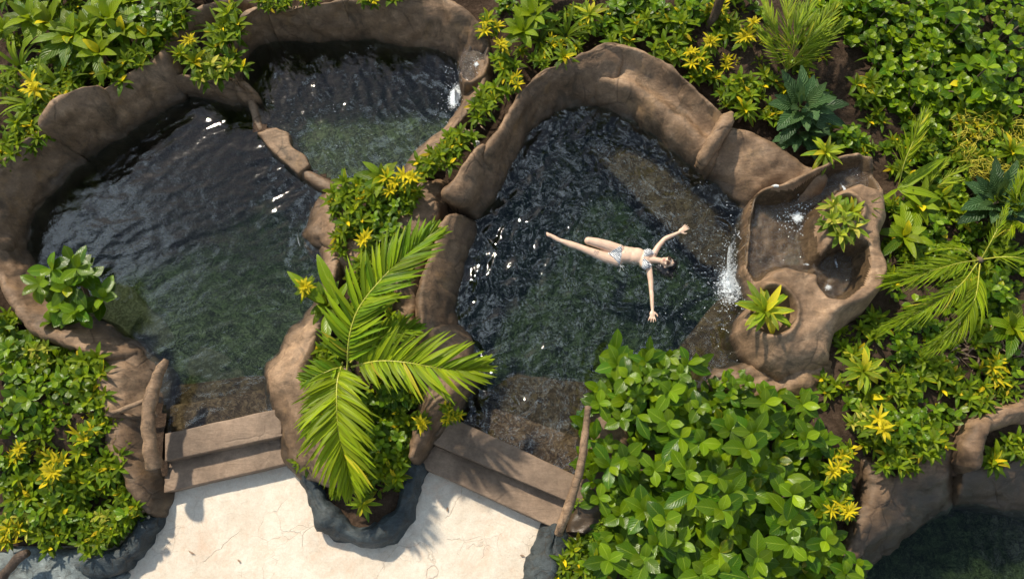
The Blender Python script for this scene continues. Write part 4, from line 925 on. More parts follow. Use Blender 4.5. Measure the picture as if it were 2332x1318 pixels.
# ------------------------------------------------------------------ palms
def frond(path, leaflen, nl, width, parent, mat=None, fall=.5, rk=.012, spread=1.0, upv=.25, tipw=.35, name='frond', tint=.5, start=.08):
    """path: (px,py,z) control points; leaflets on both sides of a curved rachis"""
    pts = [P(*q) for q in path]; sp = [Vector(q) for q in catmull([tuple(v) for v in pts], 12)]
    cum = [0]
    for a, b in zip(sp[:-1], sp[1:]): cum.append(cum[-1] + (b - a).length)
    T = cum[-1]
    def at(t):
        d = t * T
        for i in range(len(cum) - 1):
            if cum[i + 1] >= d: break
        f = (d - cum[i]) / max(1e-6, cum[i + 1] - cum[i]); return sp[i].lerp(sp[i + 1], f), (sp[i + 1] - sp[i]).normalized()
    L = Leaves(); K = Leaves()
    for i in range(0, 18):
        a, _ = at(i / 18); b, _ = at((i + 1) / 18); r = rk * (1 - .75 * i / 18); K.tube(a, b, r, r * .92, 5)
    for i in range(nl):
        t = start + (1 - start) * (i / (nl - 1)) ** .95
        p, d = at(min(t, .999))
        hd = Vector((d.x, d.y, 0)).normalized(); az0 = math.atan2(hd.y, hd.x)
        ln = leaflen * (math.sin(math.pi * (.16 + .74 * t)) ** .7) * rng.uniform(.80, 1.10)
        ang = (1.20 - .85 * t ** 1.2) * spread
        for s_ in (-1, 1):
            az = az0 + s_ * (ang + rng.uniform(-.13, .13))
            yy = min(1, max(0, tint + rng.uniform(-.35, .35)))
            L.leaf(p, az, upv + rng.uniform(-.12, .12) + d.z * .4, ln, width * rng.uniform(.85, 1.1), 'strap', fall * rng.uniform(.7, 1.4), .45, 7, (yy, .9 if rng.random() < .015 else (.35 if rng.random() < .15 else 0), rng.random()), s_ * rng.uniform(-.1, .5), 0, -s_ * rng.uniform(.0, .35))
    p, d = at(.999); az0 = math.atan2(d.y, d.x)
    for s_ in (-.15, .12): L.leaf(p, az0 + s_, d.z, leaflen * tipw, width, 'strap', .4, .3, 6, (.6, 0, .5))
    me = L.mesh(name, mat or M['palm']); o = bpy.data.objects.new(name, me); C.objects.link(o); o.parent = parent
    k = bpy.data.objects.new('rachis', K.mesh('rachis', M['rachis'])); C.objects.link(k); k.parent = o
    return o
pm = tag(empty('palm'), 'arching feather palm with three long yellow green fronds on the central island', 'palm')
frond([(790, 850, .65), (795, 770, .9), (815, 705, 1.0), (860, 645, 1.04), (920, 585, 1.0), (985, 535, .85)], .56, 46, .050, pm, tint=.40)
frond([(800, 835, .65), (860, 822, .85), (925, 825, .94), (1000, 838, .92), (1060, 842, .82), (1092, 838, .70)], .52, 42, .046, pm, tint=.65)
frond([(780, 825, .65), (768, 870, .80), (767, 930, .82), (772, 990, .74), (788, 1050, .56), (800, 1095, .36)], .57, 48, .048, pm, tint=.95)
frond([(785, 835, .65), (760, 840, .75), (735, 850, .76), (700, 865, .68)], .26, 12, .05, pm, tint=.3)
frond([(798, 825, .62), (840, 785, .78), (895, 758, .82), (950, 748, .74)], .30, 26, .036, pm, tint=.35)
frond([(785, 845, .62), (745, 890, .66), (715, 940, .58), (700, 985, .42)], .24, 22, .032, pm, tint=.3)
tr_ = limb('trunk', [wp(790, 850, .0, .07), wp(790, 850, .4, .06), wp(789, 846, .67, .05)], M['wood'], parent=pm, seg=8, amp=.006)
bl = tag(empty('broadleaf_plant'), 'plant with three broad upright pointed leaves left of the palm beside yellow burst', 'leafy plant')
L = Leaves()
for (px, py, qx, qy, w) in ((765, 680, 722, 580, .15), (738, 690, 655, 618, .14), (745, 715, 742, 778, .13), (760, 700, 790, 640, .10)):
    a = P(px, py, .62); b = P(qx, qy, .72); d = b - a
    L.leaf(a, math.atan2(d.y, d.x), .25, d.length * 1.03, w, 'lance', .4, .3, 9, (.75, 0, .7))
o = bpy.data.objects.new('foliage', L.mesh('foliage', M['broad'])); C.objects.link(o); o.parent = bl
limb('stem', [wp(758, 705, .0, .02), wp(758, 700, .3, .018), wp(756, 697, .62, .015)], M['stem'], parent=bl, seg=6, amp=0)
pf = tag(empty('palm'), 'dense clump of thin light green fan fronds at the top right of the frame', 'palm')
for (tx, ty, z1, ln) in ((1740, 10, .9, .30), (1790, -30, 1.0, .34), (1850, -15, 1.0, .34), (1905, 15, .95, .34), (1915, 60, .85, .30), (1870, 105, .7, .26), (1725, 70, .8, .26), (1820, 20, 1.05, .34), (1880, 30, 1.0, .30)):
    mx, my = (1790 + tx) / 2, (150 + ty) / 2
    frond([(1792, 160, .45), (mx + 4, my + 4, z1), (tx, ty, z1 - .08)], ln, 26, .020, pf, fall=.4, rk=.008, tint=.7, spread=.55, start=.22, mat=M['lime'])
pr = tag(empty('palm'), 'feathery young palm sprawling over the bed right of the waterfall rock', 'palm')
for pth, ln, nl in ([[(2232, 592, .75), (2180, 600, .95), (2110, 620, .95), (2000, 650, .72)], .42, 56], [[(2228, 596, .75), (2185, 650, .95), (2110, 700, .9), (2020, 745, .68)], .40, 54], [[(2232, 600, .75), (2220, 680, .95), (2180, 740, .85), (2120, 790, .62)], .42, 58],
                    [[(2236, 588, .75), (2262, 540, .95), (2280, 500, .95), (2290, 470, .85)], .20, 24], [[(2240, 590, .75), (2290, 585, .95), (2340, 590, .95), (2400, 610, .8)], .34, 30], [[(2225, 590, .75), (2195, 570, .85), (2150, 565, .85), (2120, 575, .75)], .16, 14]):
    frond(pth, ln, nl, .014, pr, fall=.9, rk=.009, tint=.7, spread=.50, start=.16)
limb('trunk', [wp(2232, 592, .1, .05), wp(2232, 592, .5, .04), wp(2232, 592, .78, .03)], M['wood'], parent=pr, seg=8, amp=.004)
pq = tag(empty('palm'), 'upright light green palm seedling with one comb shaped frond above the waterfall rock', 'palm')
frond([(2045, 430, .5), (2060, 370, .8), (2085, 310, .95), (2105, 262, .95)], .30, 30, .020, pq, fall=.3, rk=.009, tint=.8, spread=.6, start=.25)
for (qx, qy, w, ln) in ((2160, 352, .13, 0), (2150, 440, .11, 0), (2110, 455, .08, 0), (1985, 470, .05, 0), (2120, 385, .06, 0)):
    L = Leaves(); a = P(2045, 430, .55); b = P(qx, qy, .75); d = b - a
    L.leaf(a, math.atan2(d.y, d.x), .35, d.length * 1.05, w, 'strap', .8, .4, 10, (.6, .1, .6))
    o = bpy.data.objects.new('leaf', L.mesh('leaf', M['palm'])); C.objects.link(o); o.parent = pq
pg = tag(empty('palm'), 'pale yellowing feather frond clump in the right bed above the big leafed plant', 'palm')
for (tx, ty) in ((2210, 378), (2190, 410), (2130, 400), (2160, 360)):
    frond([(2110, 440, .35), ((2110 + tx) / 2, (440 + ty) / 2 - 8, .6), (tx, ty, .55)], .13, 16, .012, pg, fall=.4, rk=.006, tint=.9, spread=.6, start=.3, mat=M['lime'])
pe = tag(empty('palm'), 'fan of pleated palm leaf entering from the right edge of the frame', 'palm')
for (tx, ty) in ((2345, 370), (2320, 400), (2360, 430), (2290, 545), (2350, 520)):
    frond([(2310, 500, .5), ((2310 + tx) / 2, (500 + ty) / 2, .85), (tx, ty, .85)], .22, 22, .026, pe, fall=.3, rk=.009, tint=.8, spread=.5, start=.2)
# leaning trunk at the top of the frame
tt = tag(empty('tree'), 'leaning bare grey brown tree trunk rising out of the top of the frame', 'tree')
b0 = P(1608, 75, .3)
limb('trunk', [(b0.x, b0.y, .05, .065), (b0.x + .05, b0.y + .06, .7, .06), (b0.x + .10, b0.y + .30, 1.5, .055), (b0.x + .12, b0.y + .8, 2.6, .05), (b0.x + .1, b0.y + 1.7, 4.0, .045), (b0.x + .1, b0.y + 4.2, 9.0, .035)], M['dark_branch'], parent=tt, seg=10, amp=.008)
L = Leaves()
for i in range(420):
    v = Vector((rng.gauss(0, 1), rng.gauss(0, 1), rng.gauss(0, .7))); v = v.normalized() * rng.uniform(.3, 1.2)
    L.leaf((b0.x + .1 + v.x, b0.y + 4.2 + v.y, 9.2 + v.z * .8), rng.uniform(0, 6.28), rng.uniform(-.4, .6), .24, .09, 'lance', .8, .2, 4, (rng.random(), 0, rng.random()))
o = bpy.data.objects.new('crown', L.mesh('crown', M['croton'])); C.objects.link(o); o.parent = tt
# ------------------------------------------------------------------ stuff
def scatter_leaves(name, polys, n, ln, w, mat, z0, zj, label, cat, shape='lance', seg=3, el=(-.1, .9), tintf=None, seed=3, droop=.5, clump=0.0, kind_='stuff', hzfix=None):
    r = random.Random(seed); L = Leaves(); global rng; keep = rng; rng = r
    wps = [(wpoly(p, .2), wgt) for p, wgt in polys]
    tot = sum(w_ for _, w_ in wps)
    for wpl, wgt in wps:
        xs = [p[0] for p in wpl]; ys = [p[1] for p in wpl]; m = int(n * wgt / tot)
        X = np.array([r.uniform(min(xs), max(xs)) for _ in range(m * 3)]); Y = np.array([r.uniform(min(ys), max(ys)) for _ in range(m * 3)])
        D = sdist(X, Y, wpl); B = np.maximum.reduce([sdist(X, Y, wpoly(q, 0)) for q in (poolA, poolB, poolR)])
        dn = perlin(X * 2.0, Y * 2.0, seed) + .5 * perlin(X * 5, Y * 5, seed + 1)
        ok = np.nonzero((D > 0) & (B < -.05) & (dn > clump))[0][:m]
        for i in ok:
            hz = z0 + zj * r.random() * (.6 + .8 * max(0, dn[i]))
            px_, py_ = Q(X[i], Y[i], .2)
            if py_ > 1000: hz -= .25
            if hzfix is not None: hz = hzfix
            L.leaf((X[i], Y[i], hz), r.uniform(0, 6.28), r.uniform(*el), ln * r.uniform(.6, 1.3), w * r.uniform(.7, 1.2), shape, droop, .2, seg, tintf(r) if tintf else (r.random(), 0, r.random()), r.uniform(-.5, .5), 0, r.uniform(-.6, .6))
    rng = keep
    o = bpy.data.objects.new(name, L.mesh(name, mat)); C.objects.link(o)
    tag(o, label, cat, kind=kind_); return o
beds = [(b[0], b[2]) for b in BEDS]
scatter_leaves('fallen_leaves', [([(420, 1150), (680, 1080), (700, 1250), (400, 1318)], 1), ([(970, 1080), (1230, 1200), (1150, 1318), (950, 1318)], 1)], 4, .07, .03, M['dry'], .0, .0, 'a few dry curled leaves fallen on the cream patio', 'fallen leaves', seed=31, clump=-2, el=(-.05, .1), hzfix=-.225)
scatter_leaves('ground_cover', beds, 22000, .095, .042, M['croton_dark'], .06, .22, 'low mat of small green leaves covering the soil of the planting beds', 'ground cover', clump=-.4)
scatter_leaves('ground_cover', [([(-700, -500), (3000, -500), (3000, -40), (-700, -40)], 3), ([(2360, -40), (3000, -40), (3000, 1500), (2400, 880)], 1.4), ([(-700, -40), (-40, -40), (-60, 1200), (-700, 1200)], 1.4)], 5200, .26, .11, M['croton'], .25, .35, 'leafy ground planting continuing beyond the garden beds', 'ground cover', clump=-.5, seed=41, seg=3)
scatter_leaves('ground_cover', [(BEDS[2][0], 3), (BEDS[3][0], 1), (BEDS[4][0], 1)], 5000, .10, .085, M['broad'], .15, .30, 'tangle of round leafed creeper over the upper right slope', 'creeper', shape='ob', seed=9, clump=.05)
scatter_leaves('moss', [([(1330, 930), (1400, 930), (1400, 1230), (1300, 1240)], 1)], 1500, .03, .02, M['lime'], .30, .05, 'bright moss and tiny ferns growing on the bank beside the branch rail', 'moss', seed=5, seg=2, clump=-.2)
scatter_leaves('thread_vine', [([(2140, 290), (2332, 300), (2300, 420), (2180, 420)], 1)], 900, .14, .008, M['thread'], .35, .25, 'tangle of thin yellow threads over plants in the right bed', 'vine', shape='strap', seg=6, seed=12, droop=2.0, clump=-.5)
scatter_leaves('dry_litter', [([(1880, 60), (2040, 60), (2020, 200), (1860, 190)], 2), ([(0, 0), (80, 0), (70, 160), (0, 160)], 2), ([(1650, 120), (1800, 120), (1800, 230), (1640, 240)], 1), ([(2150, 740), (2332, 760), (2332, 830), (2150, 830)], 1), ([(1140, 200), (1200, 130), (1060, 360), (990, 410)], 1)], 900, .16, .022, M['dry'], .28, .08, 'scattered dry brown leaves and twigs lying on the dark soil', 'leaf litter', seg=4, seed=15, droop=.9, clump=-.6, el=(-.1, .3))
# ------------------------------------------------------------------ labels that single each plant out
LAND = [('left pool wall', 30, 450), ('left wall notch', 190, 290), ('top left corner', 40, 40), ('driftwood rail', 340, 950), ('flat grey rock', 120, 1260), ('planting pocket', 460, 130), ('upper pool wall', 780, 20),
        ('spout bowl', 1090, 140), ('swimming pool rim', 1120, 300), ('right wall peak', 1380, 110), ('hollowed seat wall', 1560, 180), ('leaning trunk', 1620, 40), ('fan palm clump', 1800, 60), ('wall rib', 1660, 290),
        ('grey green plant', 1840, 230), ('waterfall rock', 1900, 500), ('top right corner', 2290, 40), ('yellow thread tangle', 2210, 350), ('sprawling palm', 2200, 620), ('right frame edge', 2320, 500), ('waterfall rock foot', 1880, 820), ('corner pool wall', 2200, 980),
        ('corner pool', 2150, 1180), ('slim branch rail', 1310, 1080), ('central palm', 800, 840), ('step stone', 700, 400), ('ledge rock', 720, 520), ('planter edge', 830, 1180), ('palm frond tip', 1050, 850), ('bottom frame edge', 1600, 1310), ('bench shallows', 1620, 800), ('left bed edge', 60, 1000)]
def dirw(dx, dy):
    a = math.degrees(math.atan2(-dy, dx)) % 360
    return ['right of', 'upper right of', 'above', 'upper left of', 'left of', 'lower left of', 'below', 'lower right of'][int((a + 22.5) // 45) % 8]
seen = {}
sizes = {}
for e, k, px, py, sc, lab in PLANTS:
    base = sc / {'bush': .85, 'bigbush': 1.0, 'vine': .85}.get(k, .75)
    sz = 'small ' if base < .82 else ('' if base < 1.25 else 'large ')
    wds = KIND[k]['words']
    if sz and wds.split()[0] in ('small', 'large'): sz = ''
    cand = sorted(LAND, key=lambda q: math.hypot(px - q[1], py - q[2]))[:4]
    if lab: seen.setdefault(lab, []).append((e, px)); continue
    for q in cand:
        dx, dy = px - q[1], py - q[2]
        ph = ('close beside the ' if math.hypot(dx, dy) < 22 else dirw(dx, dy) + ' the ') + q[0]
        t = f'{sz}{wds} {ph}'
        if t not in seen: break
    seen.setdefault(t, []).append((e, px))
ORD = ['first', 'second', 'third', 'fourth', 'fifth', 'sixth', 'seventh']
for t, es in seen.items():
    if len(es) == 1: es[0][0]['label'] = t
    else:
        for i, (e, px) in enumerate(sorted(es, key=lambda q: q[1])):
            e['label'] = f'{t}, {ORD[min(i, 6)]} from left'
GR = {'bigbush': 'large leafed bushes by the branch rail', 'croton': 'green narrow leafed shrubs in the beds', 'croton_yellow': 'yellow tipped shrubs in the beds', 'croton_pale': 'pale shrubs in the beds', 'rosette': 'green rosettes in the beds', 'lime_rosette': 'lime rosettes', 'strap': 'strap leaf clumps', 'bush': 'oval leafed bushes', 'grey': 'grey green plants', 'lance': 'broad pointed leaf plants', 'yellow': 'yellow burst plants', 'vine': 'round leafed mounds'}
for e, k, *_ in PLANTS: e['group'] = GR[k]
# ------------------------------------------------------------------ moving water and foam
def foam(name, cpx, cpy, z, rx, ry, rot, thr, label, fn=None, res=.014, sc=26, lift=.012, shape=None, kind_='stuff'):
    c = P(cpx, cpy, z); gx = np.arange(-rx, rx, res); gy = np.arange(-ry, ry, res); X, Y = np.meshgrid(gx, gy)
    r = np.hypot(X / rx, Y / ry); den = np.clip(1 - r, 0, 1) ** .8
    if shape is not None: den = shape(X, Y, r)
    ca, sa = math.cos(rot), math.sin(rot); WX = c.x + X * ca - Y * sa; WY = c.y + X * sa + Y * ca
    zz = z + lift + (fn(WX, WY) if fn else 0) + .02 * den * np.abs(fbm(WX * 11, WY * 11, 5))
    nx = X.shape[1]; F = []
    for i in range(X.shape[0] - 1):
        for j in range(nx - 1):
            if r[i, j] < 1: F.append((i * nx + j, i * nx + j + 1, (i + 1) * nx + j + 1, (i + 1) * nx + j))
    t = den.reshape(-1); T = np.stack([t, t, t, np.ones_like(t)], 1)
    o = mesh_obj(name, np.stack([WX, WY, zz], -1).reshape(-1, 3), F, foam_mat(name + '_mat', thr, sc), tint=T)
    return tag(o, label, 'foam', kind=kind_)
foam('foam', 1650, 640, 0, .52, .70, -.35, .69, 'white churning foam where the waterfall lands in the swimming pool', waves_R, sc=34, shape=lambda X, Y, r: np.clip(1 - r, 0, 1) ** .55 * (.62 + .42 * sstep(-.35, .30, X)))
foam('foam', 1036, 222, ZWB, .15, .36, -.18, .52, 'white foam line under the spout bowl at the edge of upper pool', waves_B, sc=34)
foam('foam', 1815, 496, .345, .20, .20, 0, .72, 'round white splash in the upper basin of the waterfall rock', sc=38, shape=lambda X, Y, r: np.clip(1 - r * 1.1, 0, 1) ** .9 * .95 + .12 * (r < .95), lift=.02)
foam('foam', 1085, 149, .40, .085, .085, 0, .66, 'small white splash in the spout bowl', sc=50, lift=.02)
foam('foam', 1903, 600, .45, .05, .17, .1, .74, 'thin white trickle running down into the lower right basin', sc=44)
foam('foam', 1885, 655, .43, .15, .12, .5, .76, 'flecks of foam in the lower right basin of the waterfall rock', sc=44)
foam('foam', 1920, 428, .50, .06, .20, .5, .74, 'thin white trickle running through the top channel of the waterfall rock', sc=44)
foam('foam', 1838, 603, .35, .20, .05, -.1, .78, 'line of bubbles at the outlet of the upper basin', sc=44)
foam('foam', 1785, 545, .345, .24, .30, .2, .80, 'thin flecks of foam drifting over the upper basin of the waterfall rock', sc=30, shape=lambda X, Y, r: .35 * (r < .9) + .1)
bw = water_mat('basin_water', .4, tint=(.93, .90, .84), fine=1.0, sc=18, ior=1.65, stretch=1.2)
def bsurf(name, w, z, zf):
    bx = [p[0] for p in w]; by = [p[1] for p in w]
    return tag(hf(name, (min(bx) - .05, max(bx) + .05, min(by) - .05, max(by) + .05), .012, lambda X, Y: (zf(X, Y) + .006 * fbm(X * 9, Y * 9, 77), sdist(X, Y, w) > -.03), bw), kind='structure')
def zU(X, Y):
    px, py = Q(X, Y, ZB); return .345 + .15 * sstep(1880, 1960, px)
bsurf('water', basU, .34, zU); bsurf('water', basR, .43, lambda X, Y: .43 + 0 * X); bsurf('water', bin_, .385, lambda X, Y: .388 + 0 * X)
# falling sheet over the thin lip
def fall(name, pts, z0, dx, label, thr, zend=0.0):
    V = []; F = []; T = []; n = 14; st = catmull([(P(x, y, z0).x, P(x, y, z0).y) for x, y in pts], 12); m = len(st)
    for i, s in enumerate(st):
        a = st[max(0, i - 1)]; b = st[min(m - 1, i + 1)]; d = (b - a) / np.linalg.norm(b - a); nrm = np.array([-d[1], d[0]])
        if nrm[0] > 0: nrm = -nrm
        for k in range(n + 1):
            t = k / n; q = s + nrm * dx * (t ** .55); z = z0 - (z0 - zend) * t ** 1.7 + .006 * noise.noise(Vector((s[0] * 20, s[1] * 20, t * 2)))
            V.append((q[0], q[1], z)); T.append((.25 + .5 * t, 0, 0, 1))
            ed = min(i, m - 1 - i) / m
            T[-1] = (min(.25 + .55 * t, ed * 3), 0, 0, 1); T[-1] = (T[-1][0],) * 3 + (1,)
    for i in range(m - 1):
        for k in range(n): F.append((i * (n + 1) + k, i * (n + 1) + k + 1, (i + 1) * (n + 1) + k + 1, (i + 1) * (n + 1) + k))
    o = mesh_obj(name, V, F, foam_mat(name + '_m', thr, 40), tint=T); return tag(o, label, 'waterfall', kind='stuff')
fall('waterfall', [(1704, 500), (1698, 540), (1696, 590), (1704, 636), (1715, 665)], .44, .10, 'thin white curtain of water spilling off the curved basin lip', .66)
fall('waterfall', [(1046, 165), (1043, 190), (1045, 215)], .38, .07, 'little stream spilling from the spout bowl into the upper pool', .55, ZWB)
fall('waterfall', [(700, 500), (690, 530), (700, 560)], .12, .10, 'clear water slipping over the ledge rock into the left pool', .62)
# drops and bubbles thrown about by the falls
def drops(name, spots, label, seed):
    r = random.Random(seed); V = []; F = []
    for (cx, cy, sx, sy, n, z0, zr, rad) in spots:
        for _ in range(n):
            p = P(cx + r.gauss(0, sx), cy + r.gauss(0, sy), z0 + abs(r.gauss(0, zr))); q = rad * r.uniform(.4, 1.3); k = len(V); st = r.uniform(1, 2.2); an = r.uniform(0, 6.28)
            ux, uy = math.cos(an), math.sin(an)
            V += [(p.x + ux * q * st, p.y + uy * q * st, p.z), (p.x - ux * q * st, p.y - uy * q * st, p.z), (p.x - uy * q, p.y + ux * q, p.z), (p.x + uy * q, p.y - ux * q, p.z), (p.x, p.y, p.z + q), (p.x, p.y, p.z - q)]
            for a, b, c in ((0, 2, 4), (2, 1, 4), (1, 3, 4), (3, 0, 4), (2, 0, 5), (1, 2, 5), (3, 1, 5), (0, 3, 5)): F.append((k + a, k + b, k + c))
    b_ = NB(name + '_m'); mt = b_.done(b_.pbsdf(Base_Color=(.78, .84, .88), Roughness=.1).outputs[0])
    tag(mesh_obj(name, V, F, mt), label, 'spray', kind='stuff')
drops('spray', [(1668, 630, 26, 60, 380, .01, .07, .006), (1600, 620, 50, 80, 110, .008, .01, .0045), (1815, 496, 22, 20, 160, .36, .06, .005), (1480, 400, 130, 70, 60, .008, .004, .004)], 'scattered white water drops around the waterfall and basin splash', 4)
drops('spray', [(1030, 225, 14, 45, 160, ZWB + .01, .04, .005), (1085, 149, 9, 9, 90, .40, .03, .004), (760, 300, 90, 60, 60, ZWB + .008, .003, .004)], 'scattered white water drops by the spout bowl and upper pool', 6)
# small fittings
sl = tag(empty('spotlight'), 'tiny round white spotlight set in the soil beside the swimming pool rim', 'spotlight')
pl_ = plain('white_plastic', (.75, .75, .72), .35)
a = P(1086, 325, .30)
limb('housing', [(a.x, a.y, .16, .036), (a.x, a.y, .24, .036), (a.x, a.y, .285, .040)], pl_, parent=sl, seg=16, amp=0)
limb('lens', [(a.x, a.y, .31, .022), (a.x, a.y, .325, .020)], plain('dim_glass', (.35, .36, .36), .1), parent=sl, seg=12, amp=0)
a = P(1765, 424, .66)
fit = tag(limb('pipe_fitting', [(a.x - .03, a.y + .01, .60, .016), (a.x, a.y, .67, .018), (a.x + .035, a.y - .01, .68, .014)], pl_, seg=10, amp=.004), 'little white pipe end on top of the waterfall rock corner', 'pipe end')
# ------------------------------------------------------------------ floating woman
def blob_mesh(parts, voxel=.0045, smooth=9):
    bm = bmesh.new()
    def add(mat4, rings):   # generic ellipsoid
        bmesh.ops.create_uvsphere(bm, u_segments=20, v_segments=14, radius=1.0, matrix=mat4)
    for q in parts:
        if q[0] == 'e':
            _, c, ax, rad = q
            X = Vector(ax).normalized(); Z = Vector((0, 0, 1)); Y = Z.cross(X).normalized(); Z = X.cross(Y)
            m = Matrix(((X.x * rad[0], Y.x * rad[1], Z.x * rad[2], c[0]), (X.y * rad[0], Y.y * rad[1], Z.y * rad[2], c[1]), (X.z * rad[0], Y.z * rad[1], Z.z * rad[2], c[2]), (0, 0, 0, 1)))
            add(m, 0)
        else:
            _, a, b, r0, r1 = q[:5]; fl = q[5] if len(q) > 5 else 1.0
            a = Vector(a); b = Vector(b); d = b - a; ln = d.length; d.normalize()
            up = Vector((0, 0, 1)) if abs(d.z) < .95 else Vector((1, 0, 0)); Y = up.cross(d).normalized(); Z = d.cross(Y)
            k = 14; rings = []
            seq = [(-math.sin(t) * 1.0, math.cos(t), 0) for t in (1.35, 1.0, .6, .2)]
            for (o_, s_, _z) in seq: rings.append((a + d * o_ * r0, r0 * s_))
            for i in range(0, 7): t = i / 6; rings.append((a.lerp(b, t), r0 + (r1 - r0) * t))
            for t in (.2, .6, 1.0, 1.35): rings.append((b + d * math.sin(t) * r1, r1 * math.cos(t)))
            vr = []
            for c, r in rings: vr.append([bm.verts.new(c + (Y * math.cos(2 * math.pi * j / k) + Z * math.sin(2 * math.pi * j / k) * fl) * r) for j in range(k)])
            for i in range(len(vr) - 1):
                for j in range(k): bm.faces.new((vr[i][j], vr[i][(j + 1) % k], vr[i + 1][(j + 1) % k], vr[i + 1][j]))
            bm.faces.new(vr[0][::-1]); bm.faces.new(vr[-1])
    me = bpy.data.meshes.new('tmp'); bm.to_mesh(me); bm.free()
    o = bpy.data.objects.new('tmp', me); C.objects.link(o)
    m = o.modifiers.new('r', 'REMESH'); m.mode = 'VOXEL'; m.voxel_size = voxel
    s = o.modifiers.new('s', 'SMOOTH'); s.factor = .5; s.iterations = smooth
    dg = bpy.context.evaluated_depsgraph_get(); out = bpy.data.meshes.new_from_object(o.evaluated_get(dg))
    bpy.data.objects.remove(o); out.polygons.foreach_set('use_smooth', [True] * len(out.polygons)); return out
def chain(pts):
    return [('c', pts[i][:3], pts[i + 1][:3], pts[i][3], pts[i + 1][3]) for i in range(len(pts) - 1)]
def pp(x, y, z, r=None):
    v = P(x, y, z); return (v.x, v.y, v.z) if r is None else (v.x, v.y, v.z, r)
AX = (P(1472, 590, 0) - P(1404, 582, 0)).normalized(); BX = Vector((-AX.y, AX.x, 0))
ZT = .002
parts = [('e', pp(1402, 582, -.045 + ZT), AX, (.105, .125, .085)), ('e', pp(1424, 580, -.035 + ZT), AX, (.14, .114, .080)), ('e', pp(1450, 584, -.035 + ZT), AX, (.13, .118, .084)), ('e', pp(1437, 582, -.035 + ZT), AX, (.13, .114, .082)),
         ('e', pp(1468, 591, -.03 + ZT), AX, (.095, .128, .082)), ('e', pp(1476, 576, .028 + ZT), AX, (.052, .054, .046)), ('e', pp(1470, 605, .028 + ZT), AX, (.052, .054, .046)),
         ('e', pp(1426, 581, -.004 + ZT), AX, (.13, .085, .058)), ('e', pp(1446, 584, -.01 + ZT), AX, (.12, .09, .064)), ('e', pp(1386, 574, -.03 + ZT), AX, (.05, .05, .05))]
parts += chain([pp(1484, 583, -.01, .045), pp(1490, 577, -.008, .042)]) + chain([pp(1477, 606, -.012, .045), pp(1479, 620, -.012, .042)])
parts += chain([pp(1478, 591, -.012, .052), pp(1492, 592, .005, .040), pp(1503, 594, .012, .040)])
# right arm (upper in the picture), left arm
parts += chain([pp(1488, 579, -.004, .042), pp(1500, 560, .0, .036), pp(1513, 545, .006, .030), pp(1520, 541, .008, .031), pp(1534, 535, .012, .025), pp(1547, 529, .016, .019)])
parts += chain([pp(1479, 619, -.010, .042), pp(1482, 640, -.012, .035), pp(1483, 662, -.014, .029), pp(1484, 672, -.012, .030), pp(1485, 690, -.008, .025), pp(1486, 707, -.004, .018)])
def hand(wx, wy, tx, ty, z, spread, side, zt=.012):
    a = P(wx, wy, z); b = P(tx, ty, z); d = (b - a); Ln = d.length; d.normalize(); n = Vector((-d.y, d.x, 0)) * side; out = []
    pc = a + d * Ln * .27
    out.append(('e', tuple(pc), d, (Ln * .30, .036, .015)))
    out.append(('c', tuple(a), tuple(pc), .018, .017))
    for k, (off, ln, sp) in enumerate(((-.026, .36, -.9), (-.009, .45, -.25), (.009, .44, .25), (.026, .37, .85))):
        r0 = a + d * Ln * .50 + n * off; dd = (d + n * sp * spread).normalized()
        m1 = r0 + dd * Ln * ln * .45 + Vector((0, 0, .006)); m2 = m1 + dd * Ln * ln * .32 + Vector((0, 0, .0)); e = m2 + dd * Ln * ln * .25 + Vector((0, 0, -.005))
        out += [('c', tuple(r0), tuple(m1), .0098, .0088), ('c', tuple(m1), tuple(m2), .0088, .0078), ('c', tuple(m2), tuple(e), .0078, .0065)]
    t0 = a + d * Ln * .15 + n * .028; t1 = t0 + (d * .6 + n * .8).normalized() * Ln * .22; t2 = t1 + (d * .9 + n * .35).normalized() * Ln * .17
    out += [('c', tuple(t0), tuple(t1), .012, .0098), ('c', tuple(t1), tuple(t2), .0098, .0078)]
    return out
parts += hand(1547, 529, 1568, 514, .018, .22, -1) + hand(1486, 707, 1485, 735, .0, .42, 1)
# legs: right thigh out of the water with the shin folded down, left leg stretched
parts += chain([pp(1410, 571, -.02, .082), pp(1385, 561, .008, .075), pp(1360, 553, .030, .062), pp(1343, 549, .035, .052)]) + [('e', pp(1340, 548.5, .035), (P(1340, 548, 0) - P(1404, 570, 0)).normalized(), (.052, .05, .05))]
parts += chain([pp(1342, 549, .02, .050), pp(1350, 553, -.10, .050), pp(1372, 560, -.24, .036), pp(1385, 565, -.33, .030)]) + chain([pp(1385, 565, -.33, .03), pp(1370, 572, -.40, .026)])
parts += chain([pp(1404, 594, -.035, .082), pp(1380, 587, -.025, .073), pp(1352, 576, -.018, .058), pp(1326, 566, -.012, .046), pp(1312, 561, -.014, .046), pp(1300, 557, -.016, .046), pp(1284, 551, -.014, .034), pp(1271, 546, -.012, .026)])
parts += chain([pp(1272, 547, -.012, .030), pp(1262, 541, -.008, .030), pp(1252, 535.5, -.002, .024), pp(1247, 533, .0, .018)])
for k, (dx, dy) in enumerate(((0, -3), (-.5, -1), (-.2, .8), (.4, 2.4), (1.4, 3.8))): parts += chain([pp(1250, 535 + dy * .8, .0, .010), pp(1245.5 + dx, 533 + dy, .004, .0085 if k else .011)])
